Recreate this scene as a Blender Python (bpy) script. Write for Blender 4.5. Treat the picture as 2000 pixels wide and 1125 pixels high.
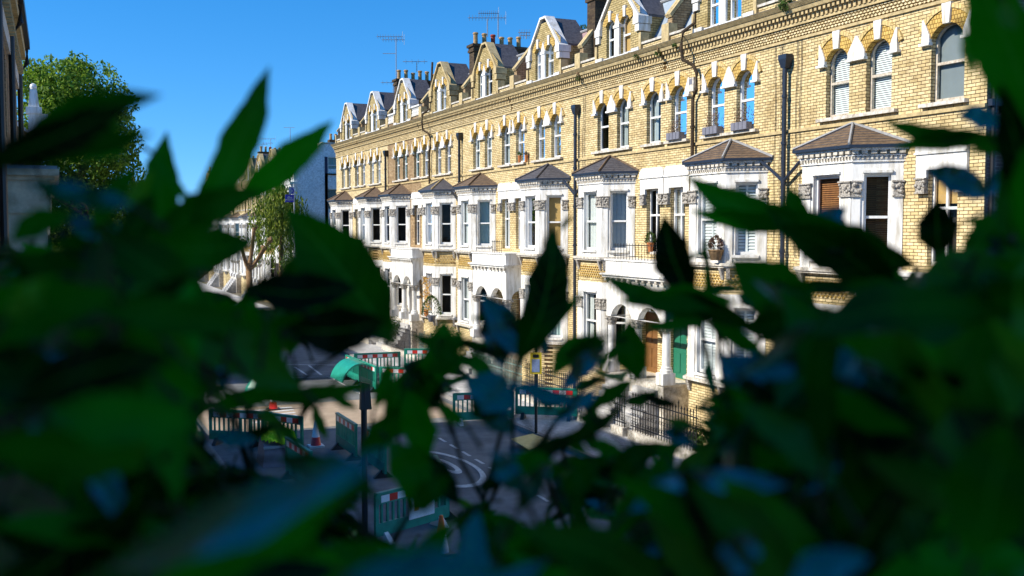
import bpy, bmesh, math, random
from mathutils import Vector, Matrix
R = math.radians
for o in list(bpy.data.objects): bpy.data.objects.remove(o)
S = bpy.context.scene
COL = S.collection
# ------------------------------------------------------------------ camera
CAMH = 6.2
YAW, PITCH, FPX = R(24.03), R(3.248), 2000.0
cd = bpy.data.cameras.new('camera'); cam = bpy.data.objects.new('camera', cd); COL.objects.link(cam)
cam.location = (0, 0, CAMH); cam.rotation_euler = (R(90) - PITCH, 0, -YAW)
cd.sensor_width = 36; cd.lens = 36; cd.clip_start = 0.05; cd.clip_end = 3000
cd.dof.use_dof = True; cd.dof.focus_distance = 32; cd.dof.aperture_fstop = 4.0
S.camera = cam
S.render.resolution_x = 1024; S.render.resolution_y = 576
# ------------------------------------------------------------------ world + sun
SUN = Vector((-0.78, 0.10, 0.57)).normalized()
elev = math.asin(SUN.z); azim = math.atan2(SUN.x, SUN.y)
w = bpy.data.worlds.new('World'); S.world = w; w.use_nodes = True
nt = w.node_tree; nt.nodes.clear()
sky = nt.nodes.new('ShaderNodeTexSky'); sky.sky_type = 'NISHITA'; sky.sun_disc = False
sky.sun_elevation = elev; sky.sun_rotation = azim; sky.ozone_density = 6.0; sky.air_density = 1.0; sky.dust_density = 0.0; sky.altitude = 0
tcw = nt.nodes.new('ShaderNodeTexCoord'); adz = nt.nodes.new('ShaderNodeVectorMath'); adz.operation = 'ADD'; adz.inputs[1].default_value = (0, 0, 0.10)
nt.links.new(tcw.outputs['Generated'], adz.inputs[0]); nt.links.new(adz.outputs[0], sky.inputs['Vector'])   # clear air: thin horizon band
hs = nt.nodes.new('ShaderNodeHueSaturation'); hs.inputs['Saturation'].default_value = 1.28
bg = nt.nodes.new('ShaderNodeBackground'); bg.inputs[1].default_value = 0.14
ow = nt.nodes.new('ShaderNodeOutputWorld')
nt.links.new(sky.outputs[0], hs.inputs['Color']); nt.links.new(hs.outputs[0], bg.inputs[0]); nt.links.new(bg.outputs[0], ow.inputs[0])
ld = bpy.data.lights.new('sun', 'SUN'); ld.energy = 4.6; ld.angle = R(0.5); ld.color = (1.0, 0.93, 0.80)
sun = bpy.data.objects.new('sun', ld); COL.objects.link(sun); sun.location = (-30, 10, 40)
sun.rotation_euler = SUN.to_track_quat('Z', 'Y').to_euler()
S.view_settings.view_transform = 'Standard'; S.view_settings.look = 'None'; S.view_settings.gamma = 1; S.view_settings.exposure = 0.6
rnd = random.Random(7)

# ------------------------------------------------------------------ pixel helpers (2000 x 1125 photograph)
def ray(px, py):
    v = Vector((px - 1000, 562.5 - py, -FPX)).normalized()
    return cam.rotation_euler.to_matrix() @ v
CM = cam.rotation_euler.to_matrix(); FWD = CM @ Vector((0, 0, -1)); RGT = CM @ Vector((1, 0, 0)); UPV = CM @ Vector((0, 1, 0))
CP = Vector((0, 0, CAMH))
def at_depth(px, py, d):            # point at view depth d
    return CP + FWD * d + RGT * ((px - 1000) * d / FPX) + UPV * ((562.5 - py) * d / FPX)
def on_ground(px, py, z=0.0):
    r = ray(px, py); return CP + r * ((z - CAMH) / r.z)
def on_x(px, py, X):
    r = ray(px, py); return CP + r * (X / r.x)
def on_y(px, py, Y):
    r = ray(px, py); return CP + r * (Y / r.y)
def project(p):
    q = p - CP; d = q.dot(FWD)
    return 1000 + q.dot(RGT) * FPX / d, 562.5 - q.dot(UPV) * FPX / d

# ------------------------------------------------------------------ materials
def newmat(name, col, rough=0.7, spec=0.3, metal=0.0, noise=0.0, nscale=3.0, bump=0.0, bscale=40.0, col2=None, streak=False):
    m = bpy.data.materials.new(name); m.use_nodes = True
    t = m.node_tree; b = t.nodes['Principled BSDF']
    b.inputs['Roughness'].default_value = rough; b.inputs['Specular IOR Level'].default_value = spec; b.inputs['Metallic'].default_value = metal
    geo = t.nodes.new('ShaderNodeNewGeometry')
    if noise or col2:
        n = t.nodes.new('ShaderNodeTexNoise'); n.inputs['Scale'].default_value = nscale; n.inputs['Detail'].default_value = 6; n.inputs['Roughness'].default_value = 0.65
        if streak:
            mp = t.nodes.new('ShaderNodeMapping'); mp.inputs['Scale'].default_value = (1.0, 1.0, 0.16); t.links.new(geo.outputs['Position'], mp.inputs['Vector']); t.links.new(mp.outputs[0], n.inputs['Vector'])
        else: t.links.new(geo.outputs['Position'], n.inputs['Vector'])
        r = t.nodes.new('ShaderNodeValToRGB'); r.color_ramp.elements[0].position = 0.32; r.color_ramp.elements[1].position = 0.55 if streak else 0.68
        c2 = col2 if col2 else tuple(c * (1 - noise) for c in col)
        r.color_ramp.elements[0].color = (*c2, 1); r.color_ramp.elements[1].color = (*col, 1)
        t.links.new(n.outputs['Fac'], r.inputs[0]); t.links.new(r.outputs[0], b.inputs['Base Color'])
    else:
        b.inputs['Base Color'].default_value = (*col, 1)
    if bump:
        n2 = t.nodes.new('ShaderNodeTexNoise'); n2.inputs['Scale'].default_value = bscale; n2.inputs['Detail'].default_value = 4
        t.links.new(geo.outputs['Position'], n2.inputs['Vector'])
        bp = t.nodes.new('ShaderNodeBump'); bp.inputs['Strength'].default_value = bump; bp.inputs['Distance'].default_value = 0.02
        t.links.new(n2.outputs['Fac'], bp.inputs['Height']); t.links.new(bp.outputs[0], b.inputs['Normal'])
    return m

def brickmat(name, c1, c2, mortar, bw=0.225, bh=0.075, rough=0.85, stain=(0.35, 0.22, 0.08), stain_amt=0.45, msize=0.009):
    m = bpy.data.materials.new(name); m.use_nodes = True
    t = m.node_tree; b = t.nodes['Principled BSDF']; b.inputs['Roughness'].default_value = rough; b.inputs['Specular IOR Level'].default_value = 0.2
    geo = t.nodes.new('ShaderNodeNewGeometry'); sep = t.nodes.new('ShaderNodeSeparateXYZ'); add = t.nodes.new('ShaderNodeMath'); add.operation = 'ADD'
    cmb = t.nodes.new('ShaderNodeCombineXYZ')
    t.links.new(geo.outputs['Position'], sep.inputs[0]); t.links.new(sep.outputs['X'], add.inputs[0]); t.links.new(sep.outputs['Y'], add.inputs[1])
    t.links.new(add.outputs[0], cmb.inputs['X']); t.links.new(sep.outputs['Z'], cmb.inputs['Y'])
    br = t.nodes.new('ShaderNodeTexBrick'); br.inputs['Scale'].default_value = 1.0
    br.inputs['Brick Width'].default_value = bw; br.inputs['Row Height'].default_value = bh; br.inputs['Mortar Size'].default_value = msize
    br.inputs['Mortar Smooth'].default_value = 0.3; br.inputs['Bias'].default_value = 0.0
    br.inputs['Color1'].default_value = (*c1, 1); br.inputs['Color2'].default_value = (*c2, 1); br.inputs['Mortar'].default_value = (*mortar, 1)
    t.links.new(cmb.outputs[0], br.inputs['Vector'])
    n = t.nodes.new('ShaderNodeTexNoise'); n.inputs['Scale'].default_value = 1.1; n.inputs['Detail'].default_value = 7; n.inputs['Roughness'].default_value = 0.7
    t.links.new(geo.outputs['Position'], n.inputs['Vector'])
    rp = t.nodes.new('ShaderNodeValToRGB'); rp.color_ramp.elements[0].position = 0.48; rp.color_ramp.elements[1].position = 0.72
    rp.color_ramp.elements[0].color = (0, 0, 0, 1); rp.color_ramp.elements[1].color = (stain_amt,) * 3 + (1,)
    t.links.new(n.outputs['Fac'], rp.inputs[0])
    mx = t.nodes.new('ShaderNodeMixRGB'); mx.blend_type = 'MULTIPLY'
    st = t.nodes.new('ShaderNodeRGB'); st.outputs[0].default_value = (*stain, 1)
    t.links.new(rp.outputs[0], mx.inputs['Fac']); t.links.new(br.outputs['Color'], mx.inputs['Color1']); t.links.new(st.outputs[0], mx.inputs['Color2'])
    n3 = t.nodes.new('ShaderNodeTexNoise'); n3.inputs['Scale'].default_value = 9.0; n3.inputs['Detail'].default_value = 3
    t.links.new(geo.outputs['Position'], n3.inputs['Vector'])
    hv = t.nodes.new('ShaderNodeHueSaturation'); mr = t.nodes.new('ShaderNodeMapRange')
    mr.inputs['From Min'].default_value = 0.3; mr.inputs['From Max'].default_value = 0.7; mr.inputs['To Min'].default_value = 0.78; mr.inputs['To Max'].default_value = 1.18
    t.links.new(n3.outputs['Fac'], mr.inputs['Value']); t.links.new(mr.outputs[0], hv.inputs['Value']); t.links.new(mx.outputs[0], hv.inputs['Color'])
    t.links.new(hv.outputs[0], b.inputs['Base Color'])
    bp = t.nodes.new('ShaderNodeBump'); bp.invert = True; bp.inputs['Strength'].default_value = 0.6; bp.inputs['Distance'].default_value = 0.01
    t.links.new(br.outputs['Fac'], bp.inputs['Height']); t.links.new(bp.outputs[0], b.inputs['Normal'])
    return m

def glassmat(name, tint, fac):
    m = bpy.data.materials.new(name); m.use_nodes = True
    t = m.node_tree; t.nodes.clear(); o = t.nodes.new('ShaderNodeOutputMaterial')
    tr = t.nodes.new('ShaderNodeBsdfTransparent'); tr.inputs[0].default_value = (*tint, 1)
    gl = t.nodes.new('ShaderNodeBsdfGlossy'); gl.inputs['Roughness'].default_value = 0.02; gl.inputs['Color'].default_value = (0.9, 0.95, 1, 1)
    geo = t.nodes.new('ShaderNodeNewGeometry'); n = t.nodes.new('ShaderNodeTexNoise'); n.inputs['Scale'].default_value = 1.6
    t.links.new(geo.outputs['Position'], n.inputs['Vector'])
    bp = t.nodes.new('ShaderNodeBump'); bp.inputs['Strength'].default_value = 0.12; bp.inputs['Distance'].default_value = 0.05
    t.links.new(n.outputs['Fac'], bp.inputs['Height']); t.links.new(bp.outputs[0], gl.inputs['Normal'])
    lw = t.nodes.new('ShaderNodeLayerWeight'); lw.inputs['Blend'].default_value = fac
    mx = t.nodes.new('ShaderNodeMixShader')
    t.links.new(lw.outputs['Fresnel'], mx.inputs[0]); t.links.new(tr.outputs[0], mx.inputs[1]); t.links.new(gl.outputs[0], mx.inputs[2]); t.links.new(mx.outputs[0], o.inputs[0])
    return m

M = {}
M['brick'] = brickmat('yellow stock brick', (0.76, 0.61, 0.34), (0.58, 0.45, 0.22), (0.10, 0.06, 0.025), stain_amt=0.5)
M['brick_clean'] = brickmat('pale yellow gault brick', (0.78, 0.65, 0.39), (0.64, 0.51, 0.27), (0.16, 0.10, 0.045), stain_amt=0.35)
M['brick_olive'] = brickmat('olive stock brick', (0.52, 0.41, 0.20), (0.38, 0.29, 0.12), (0.10, 0.07, 0.03))
M['brick_dark'] = brickmat('dark purple stock brick', (0.20, 0.14, 0.13), (0.12, 0.09, 0.10), (0.28, 0.25, 0.22))  # dark purple brick of the near end wall
M['brick_soot'] = brickmat('soot blackened brick', (0.10, 0.07, 0.04), (0.05, 0.035, 0.025), (0.07, 0.05, 0.03))
M['brick_brown'] = brickmat('brown london stock brick', (0.42, 0.30, 0.17), (0.30, 0.20, 0.10), (0.16, 0.11, 0.07))
M['amber'] = brickmat('amber arch brick', (0.54, 0.35, 0.09), (0.64, 0.45, 0.14), (0.20, 0.10, 0.02), bw=0.075, bh=0.09, stain_amt=0.3)
M['archring'] = brickmat('pale arch brick', (0.68, 0.52, 0.24), (0.58, 0.43, 0.17), (0.3, 0.2, 0.09), bw=0.09, bh=0.3, stain_amt=0.2)
M['stone'] = newmat('weathered buff stone', (0.62, 0.48, 0.25), 0.85, 0.2, noise=0.45, nscale=6, bump=0.4)
M['dentil'] = newmat('buff terracotta', (0.62, 0.47, 0.24), 0.85, 0.2, noise=0.4, nscale=9)
M['recess'] = newmat('dark brown recess brick', (0.16, 0.09, 0.03), 0.95, 0.1, noise=0.5, nscale=5)  # dark brown backing behind the frieze diamonds and dentils
M['white'] = newmat('white stucco paint', (0.80, 0.79, 0.76), 0.6, 0.3, nscale=7, col2=(0.50, 0.46, 0.38), streak=True)
M['white_worn'] = newmat('weathered white stucco', (0.76, 0.72, 0.64), 0.7, 0.3, nscale=9, col2=(0.34, 0.29, 0.22), bump=0.3)
M['carved'] = newmat('carved grey stone', (0.66, 0.62, 0.55), 0.85, 0.2, nscale=26, col2=(0.10, 0.08, 0.065), bump=1.0, bscale=60)  # dark noise paints shade into the hollows of the carving
M['frame'] = newmat('white window paint', (0.78, 0.78, 0.76), 0.4, 0.4, noise=0.12, nscale=12)
M['frame_red'] = newmat('faded red window paint', (0.45, 0.12, 0.06), 0.5, 0.4, noise=0.2, nscale=9)
M['dirtyframe'] = newmat('peeling cream window paint', (0.66, 0.60, 0.50), 0.7, 0.3, nscale=16, col2=(0.35, 0.28, 0.2))
M['slate'] = newmat('weathered slate', (0.10, 0.095, 0.105), 0.6, 0.4, nscale=9, col2=(0.04, 0.037, 0.042), bump=0.3)
M['slate_brown'] = newmat('mossy brown slate', (0.20, 0.13, 0.075), 0.75, 0.3, nscale=8, col2=(0.08, 0.055, 0.035), bump=0.3)
M['lead'] = newmat('blue grey lead sheet', (0.34, 0.40, 0.46), 0.5, 0.4, nscale=2.5, col2=(0.24, 0.29, 0.35))
M['pinkroof'] = newmat('faded pink roof slate', (0.36, 0.25, 0.25), 0.7, 0.3, nscale=4, col2=(0.27, 0.18, 0.18))
M['leadtrim'] = newmat('grey lead flashing', (0.36, 0.36, 0.36), 0.5, 0.4, noise=0.3, nscale=10)
M['pipe'] = newmat('blue black painted iron', (0.018, 0.028, 0.05), 0.4, 0.5, noise=0.3, nscale=10)
M['black'] = newmat('black painted iron', (0.012, 0.012, 0.014), 0.4, 0.5)
M['teal_iron'] = newmat('grey green painted iron', (0.16, 0.25, 0.22), 0.5, 0.4, noise=0.3, nscale=6)
M['pot_buff'] = newmat('buff clay chimney pot', (0.55, 0.36, 0.16), 0.85, 0.2, nscale=7, col2=(0.22, 0.13, 0.06))
M['pot_red'] = newmat('red clay chimney pot', (0.42, 0.06, 0.03), 0.8, 0.2, nscale=7, col2=(0.2, 0.05, 0.03))
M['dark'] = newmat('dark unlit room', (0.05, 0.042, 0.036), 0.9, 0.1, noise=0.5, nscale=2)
M['curtain'] = newmat('white net curtain', (0.62, 0.64, 0.62), 0.9, 0.1, noise=0.15, nscale=6)
M['curtain_blue'] = newmat('pale green curtain', (0.42, 0.55, 0.52), 0.9, 0.1, noise=0.15, nscale=6)
M['blind'] = newmat('white slatted blind', (0.72, 0.75, 0.74), 0.6, 0.3)
M['wood'] = newmat('brown wooden blind', (0.30, 0.13, 0.04), 0.6, 0.3, nscale=9, col2=(0.18, 0.07, 0.025))
M['tanblind'] = newmat('tan roller blind', (0.52, 0.33, 0.12), 0.8, 0.2, noise=0.15, nscale=4)
M['greyboard'] = newmat('grey painted shutter', (0.20, 0.23, 0.24), 0.7, 0.3, noise=0.1, nscale=5)
M['glass'] = glassmat('window glass', (0.80, 0.86, 0.88), 0.30)
M['glass_clear'] = glassmat('clear window glass', (0.92, 0.95, 0.95), 0.16)
M['asphalt'] = newmat('worn asphalt', (0.21, 0.215, 0.21), 0.85, 0.3, nscale=1.1, col2=(0.11, 0.115, 0.12), bump=0.4, bscale=60)
M['tan'] = newmat('buff surface dressing', (0.42, 0.33, 0.24), 0.9, 0.2, nscale=2.5, col2=(0.33, 0.25, 0.18), bump=0.4, bscale=70)
M['paving'] = brickmat('concrete paving slabs', (0.50, 0.49, 0.47), (0.42, 0.41, 0.40), (0.20, 0.19, 0.18), bw=0.6, bh=0.6, stain=(0.6, 0.55, 0.5), stain_amt=0.5)
M['kerb'] = newmat('granite kerb', (0.34, 0.32, 0.30), 0.8, 0.3, nscale=14, col2=(0.18, 0.17, 0.16))
M['ground'] = newmat('dusty ground', (0.20, 0.18, 0.14), 0.95, 0.1, nscale=0.6, col2=(0.12, 0.11, 0.08))
M['paint'] = newmat('worn white road paint', (0.72, 0.72, 0.68), 0.7, 0.3, nscale=11, col2=(0.42, 0.42, 0.40))
M['green'] = newmat('green barrier plastic', (0.012, 0.30, 0.20), 0.4, 0.5, nscale=5, col2=(0.01, 0.20, 0.14))
M['red'] = newmat('red reflective sheet', (0.70, 0.03, 0.02), 0.35, 0.5, noise=0.2, nscale=9)
M['orange'] = newmat('orange cone plastic', (0.85, 0.13, 0.01), 0.45, 0.4, noise=0.2, nscale=12)
M['reflwhite'] = newmat('white reflective sheet', (0.78, 0.78, 0.78), 0.35, 0.5, noise=0.12, nscale=14)
M['yellow'] = newmat('yellow plastic', (0.72, 0.55, 0.03), 0.5, 0.4, noise=0.15, nscale=8)
M['ply'] = newmat('pale yellow plywood', (0.78, 0.60, 0.24), 0.75, 0.2, nscale=5, col2=(0.66, 0.48, 0.16))
M['hivis'] = newmat('lime hi vis cloth', (0.50, 0.80, 0.02), 0.8, 0.2, noise=0.3, nscale=14)
M['greybin'] = newmat('grey plastic', (0.20, 0.20, 0.24), 0.6, 0.4, noise=0.2, nscale=6)
M['blue'] = newmat('royal blue sign', (0.015, 0.03, 0.42), 0.4, 0.5)
M['paleblue'] = newmat('pale blue notice', (0.28, 0.36, 0.56), 0.5, 0.4, noise=0.3, nscale=22)
M['shutter'] = newmat('navy window shutter', (0.02, 0.025, 0.06), 0.5, 0.4)
M['shade_blue_brick'] = brickmat('white painted brick tinted shade blue', (0.80, 0.82, 0.82), (0.75, 0.78, 0.79), (0.62, 0.66, 0.69), stain=(0.8, 0.85, 0.9), stain_amt=0.6)  # white paint; blue of the shaded side mixed into its colour
M['cream'] = newmat('cream stucco', (0.74, 0.64, 0.46), 0.75, 0.2, nscale=3, col2=(0.42, 0.35, 0.24))
M['bark'] = newmat('plane bark', (0.34, 0.22, 0.12), 0.9, 0.1, nscale=8, col2=(0.14, 0.09, 0.05), bump=0.8, bscale=12)
M['stem'] = newmat('dark twig bark', (0.045, 0.05, 0.018), 0.8, 0.2, noise=0.4, nscale=30)
M['door_white'] = newmat('white front door', (0.70, 0.70, 0.70), 0.4, 0.4)
M['door_brown'] = newmat('brown varnished door', (0.22, 0.10, 0.03), 0.5, 0.4, noise=0.3, nscale=7)
M['door_green'] = newmat('green front door', (0.015, 0.15, 0.09), 0.4, 0.5)
M['metal'] = newmat('galvanised steel', (0.42, 0.44, 0.46), 0.4, 0.5, metal=0.6, noise=0.2, nscale=12)
M['dryflower'] = newmat('dried purple heather', (0.20, 0.09, 0.09), 0.9, 0.1, nscale=20, col2=(0.10, 0.10, 0.05))
M['terra'] = newmat('terracotta', (0.48, 0.17, 0.06), 0.8, 0.2)

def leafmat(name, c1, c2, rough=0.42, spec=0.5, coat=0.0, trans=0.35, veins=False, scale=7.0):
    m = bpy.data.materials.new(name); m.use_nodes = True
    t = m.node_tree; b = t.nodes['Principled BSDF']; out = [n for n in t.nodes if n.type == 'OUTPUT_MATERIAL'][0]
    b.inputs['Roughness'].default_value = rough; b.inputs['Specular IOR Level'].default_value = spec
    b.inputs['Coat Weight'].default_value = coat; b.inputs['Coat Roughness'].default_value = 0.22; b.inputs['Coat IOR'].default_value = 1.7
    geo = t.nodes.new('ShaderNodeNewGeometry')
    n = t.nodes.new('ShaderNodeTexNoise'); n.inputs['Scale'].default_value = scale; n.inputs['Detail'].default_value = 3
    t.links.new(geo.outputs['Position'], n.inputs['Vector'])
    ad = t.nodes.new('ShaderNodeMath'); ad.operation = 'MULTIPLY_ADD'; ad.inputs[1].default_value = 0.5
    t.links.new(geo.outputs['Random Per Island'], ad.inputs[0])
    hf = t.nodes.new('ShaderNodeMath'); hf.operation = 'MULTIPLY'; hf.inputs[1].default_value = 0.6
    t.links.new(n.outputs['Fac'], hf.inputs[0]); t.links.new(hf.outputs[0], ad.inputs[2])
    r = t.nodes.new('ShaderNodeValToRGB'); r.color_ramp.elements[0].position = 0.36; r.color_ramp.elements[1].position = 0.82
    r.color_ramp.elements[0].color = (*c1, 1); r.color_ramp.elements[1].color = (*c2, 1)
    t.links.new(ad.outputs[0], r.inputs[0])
    if veins:
        uv = t.nodes.new('ShaderNodeUVMap'); sp = t.nodes.new('ShaderNodeSeparateXYZ'); t.links.new(uv.outputs[0], sp.inputs[0])
        def mth(op, a, b_=None):
            q = t.nodes.new('ShaderNodeMath'); q.operation = op
            for i, x in enumerate((a, b_)):
                if x is None: continue
                if isinstance(x, (int, float)): q.inputs[i].default_value = x
                else: t.links.new(x, q.inputs[i])
            return q.outputs[0]
        ab = mth('ABSOLUTE', mth('SUBTRACT', sp.outputs['Y'], 0.5))
        mid = mth('LESS_THAN', ab, 0.022)
        ph = mth('FRACT', mth('MULTIPLY', mth('SUBTRACT', sp.outputs['X'], mth('MULTIPLY', ab, 0.35)), 9.0)); vn = mth('MULTIPLY', mth('LESS_THAN', ph, 0.10), 0.45)
        fac = mth('MULTIPLY', mth('MAXIMUM', mid, vn), 0.6)
        mc = t.nodes.new('ShaderNodeMixRGB'); mc.inputs['Color2'].default_value = (0.05, 0.30, 0.02, 1); t.links.new(fac, mc.inputs['Fac']); t.links.new(r.outputs[0], mc.inputs['Color1'])
        r = mc
    tl = t.nodes.new('ShaderNodeBsdfTranslucent'); mx = t.nodes.new('ShaderNodeMixShader'); mx.inputs[0].default_value = trans
    t.links.new(r.outputs[0], b.inputs['Base Color']); t.links.new(r.outputs[0], tl.inputs['Color']); t.links.new(b.outputs[0], mx.inputs[1]); t.links.new(tl.outputs[0], mx.inputs[2]); t.links.new(mx.outputs[0], out.inputs[0])
    return m
M['leaf_near'] = leafmat('glossy laurel leaf', (0.0004, 0.008, 0.0001), (0.016, 0.34, 0.002), 0.5, 0.12, 0.0, 0.45, veins=True)  # near-black end of the random tone paints deep foliage shade
M['leaf_shiny'] = leafmat('waxy laurel leaf', (0.003, 0.05, 0.006), (0.006, 0.10, 0.012), 0.25, 0.6, 1.0, 0.15, veins=True)
M['leaf_lime'] = leafmat('fresh lime leaf', (0.03, 0.20, 0.003), (0.10, 0.34, 0.006), 0.5, 0.3, 0.0, 0.5, veins=True)
M['leaf_tree'] = leafmat('street tree foliage', (0.05, 0.13, 0.008), (0.34, 0.50, 0.05), 0.6, 0.3, 0.0, 0.4, scale=1.2)
M['leaf_yellow'] = leafmat('yellow green weeping foliage', (0.07, 0.13, 0.015), (0.26, 0.32, 0.03), 0.6, 0.3, 0.0, 0.3, scale=2)
M['leaf_shrub'] = leafmat('garden shrub foliage', (0.02, 0.055, 0.01), (0.10, 0.17, 0.03), 0.5, 0.3, 0.0, 0.3, scale=4)

# ------------------------------------------------------------------ mesh builder
class MB:
    def __init__(s): s.v = []; s.f = []; s.c = []
    def cut(s):
        if s.f and (not s.c or s.c[-1] != len(s.f)): s.c.append(len(s.f))
    def poly(s, pts):
        i = len(s.v); s.v += [tuple(p) for p in pts]; s.f.append(tuple(range(i, i + len(pts))))
    def hull8(s, p):                 # 4 bottom, 4 top
        i = len(s.v); s.v += [tuple(q) for q in p]
        for a in ((0, 1, 2, 3), (4, 5, 6, 7), (0, 1, 5, 4), (1, 2, 6, 5), (2, 3, 7, 6), (3, 0, 4, 7)): s.f.append(tuple(i + k for k in a))
    def box(s, m, a0, a1, b0, b1, z0, z1):
        s.hull8([m(a0, b0, z0), m(a1, b0, z0), m(a1, b1, z0), m(a0, b1, z0), m(a0, b0, z1), m(a1, b0, z1), m(a1, b1, z1), m(a0, b1, z1)])
    def prism(s, m, pts, b0, b1):    # pts (a,z) polygon extruded along b
        n = len(pts); i = len(s.v)
        s.v += [tuple(m(a, b0, z)) for a, z in pts] + [tuple(m(a, b1, z)) for a, z in pts]
        s.f.append(tuple(range(i, i + n))); s.f.append(tuple(range(i + n, i + 2 * n)))
        for k in range(n): s.f.append((i + k, i + (k + 1) % n, i + n + (k + 1) % n, i + n + k))
    def tube(s, pts, r, seg=6, caps=True):
        pts = [Vector(p) for p in pts]; rs = r if isinstance(r, (list, tuple)) else [r] * len(pts); i0 = len(s.v)
        for k, p in enumerate(pts):
            d = (pts[min(k + 1, len(pts) - 1)] - pts[max(k - 1, 0)]).normalized()
            u = d.cross(Vector((0, 0, 1)))
            if u.length < 0.05: u = d.cross(Vector((1, 0, 0)))
            u.normalize(); v = d.cross(u)
            for j in range(seg):
                a = 2 * math.pi * j / seg; s.v.append(tuple(p + (u * math.cos(a) + v * math.sin(a)) * rs[k]))
        for k in range(len(pts) - 1):
            for j in range(seg):
                a = i0 + k * seg; s.f.append((a + j, a + (j + 1) % seg, a + seg + (j + 1) % seg, a + seg + j))
        if caps: s.f.append(tuple(range(i0, i0 + seg))); e = i0 + (len(pts) - 1) * seg; s.f.append(tuple(range(e, e + seg)))
    def lathe(s, c, prof, seg=12):   # prof (r,z)
        i0 = len(s.v)
        for r, z in prof:
            for j in range(seg):
                a = 2 * math.pi * j / seg; s.v.append((c[0] + r * math.cos(a), c[1] + r * math.sin(a), c[2] + z))
        for k in range(len(prof) - 1):
            for j in range(seg):
                a = i0 + k * seg; s.f.append((a + j, a + (j + 1) % seg, a + seg + (j + 1) % seg, a + seg + j))
        s.f.append(tuple(range(i0, i0 + seg))); e = i0 + (len(prof) - 1) * seg; s.f.append(tuple(range(e, e + seg)))
    def build(s, name, mat, parent=None, smooth=False):
        if s.c:
            cs = [0] + s.c + [len(s.f)]; first = None
            for i in range(len(cs) - 1):
                fs = s.f[cs[i]:cs[i + 1]]
                if not fs: continue
                used = sorted(set(k for f in fs for k in f)); mp = {k: j for j, k in enumerate(used)}
                q = MB(); q.v = [s.v[k] for k in used]; q.f = [tuple(mp[k] for k in f) for f in fs]
                o = q.build(name, mat, parent, smooth); first = first or o
            return first
        org = ROOT(parent)
        me = bpy.data.meshes.new(name); me.from_pydata([(x - org[0], y - org[1], z - org[2]) for x, y, z in s.v], [], s.f)
        me.materials.append(M[mat] if isinstance(mat, str) else mat)
        if smooth:
            for p in me.polygons: p.use_smooth = True
        o = bpy.data.objects.new(name, me); COL.objects.link(o)
        if parent: o.parent = parent
        return o
def ROOT(p):
    x = y = z = 0.0
    while p: x += p.location[0]; y += p.location[1]; z += p.location[2]; p = p.parent
    return (x, y, z)
def thing(name, label, cat, loc=(0, 0, 0), group=None):
    o = bpy.data.objects.new(name, None); COL.objects.link(o); o.location = loc; o.empty_display_size = 0.2
    o['label'] = label; o['category'] = cat
    if group: o['group'] = group
    return o
def struct(o, kind='structure'): o['kind'] = kind; return o
def copy_tree(o, parent=None):
    c = o.copy(); COL.objects.link(c)
    if parent: c.parent = parent
    for ch in [x for x in KIDS.get(o.name, [])]: copy_tree(ch, c)
    return c
KIDS = {}
def index_kids():
    KIDS.clear()
    for x in bpy.data.objects:
        if x.parent: KIDS.setdefault(x.parent.name, []).append(x)
WM = lambda a, b, z: (a, b, z)       # world mapping

# ------------------------------------------------------------------ ground, roads, pavements
def sheet(name, x0, x1, y0, y1, z, mat):
    m = MB(); m.poly([(x0, y0, z), (x1, y0, z), (x1, y1, z), (x0, y1, z)]); return struct(m.build(name, mat))
KX, FX, RX = 13.0, 17.4, 15.2        # kerb, facade, railing
LKX = 3.9                            # kerb of the near pavement
SY0, SY1 = 69.0, 80.0                # side street
g = MB(); g.poly([(-600, -300, -0.03), (600, -300, -0.03), (600, 1500, -0.03), (-600, 1500, -0.03)]); struct(g.build('ground', 'ground'))
sheet('road', LKX, KX, -30, 400, 0.0, 'asphalt')
sheet('side_road', KX, 60, SY0, SY1, 0.0, 'asphalt')
sheet('road_table', LKX + 0.3, KX - 0.3, 31.6, 36.2, 0.006, 'tan')
def pavement(name, x0, x1, y0, y1):
    m = MB(); m.box(WM, x0, x1, y0, y1, -0.02, 0.13); o = struct(m.build(name, 'paving'))
def kerb(x0, x1, y0, y1):
    m = MB(); m.box(WM, x0, x1, y0, y1, -0.02, 0.135); struct(m.build('kerb', 'kerb'))
pavement('pavement', KX + 0.15, RX + 0.1, -30, SY0 - 1); kerb(KX, KX + 0.15, -30, SY0 - 1)
pavement('pavement', KX + 0.15, RX + 0.1, SY1 + 1, 400); kerb(KX, KX + 0.15, SY1 + 1, 400)
pavement('pavement', 1.2, LKX - 0.15, -30, 400); kerb(LKX - 0.15, LKX, -30, 400)
m = MB(); m.box(WM, RX + 0.1, FX + 0.5, 14, SY0 - 1, -0.02, 0.10); struct(m.build('forecourt', 'paving'))
# road markings
m = MB()
def strip(m, p, q, wd, z=0.012):
    p = Vector(p); q = Vector(q); d = (q - p).normalized(); n = Vector((-d.y, d.x, 0)) * wd / 2
    m.poly([(p.x + n.x, p.y + n.y, z), (q.x + n.x, q.y + n.y, z), (q.x - n.x, q.y - n.y, z), (p.x - n.x, p.y - n.y, z)])
y = 20.0
pa, pb = on_ground(852, 853), on_ground(950, 910); dr = (pb - pa).normalized()
for k in range(-3, 8):
    c = pa + dr * (0.25 + k * 1.02); strip(m, c, c + dr * 0.62, 0.09)
for a, b in (((560, 712), (690, 714)), ((575, 717), (600, 733)), ((603, 714), (628, 733)), ((560, 738), (690, 736)), ((545, 712), (565, 733)), ((660, 745), (700, 768)), ((640, 736), (655, 742)), ((690, 758), (712, 776))):
    strip(m, on_ground(*a), on_ground(*b), 0.10)
for k in range(5):                   # worn ramp bars
    strip(m, (5.6 + k * 0.1, 33.2 + k * 0.55, 0), (7.2 + k * 0.06, 33.4 + k * 0.55, 0), 0.2)
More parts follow.
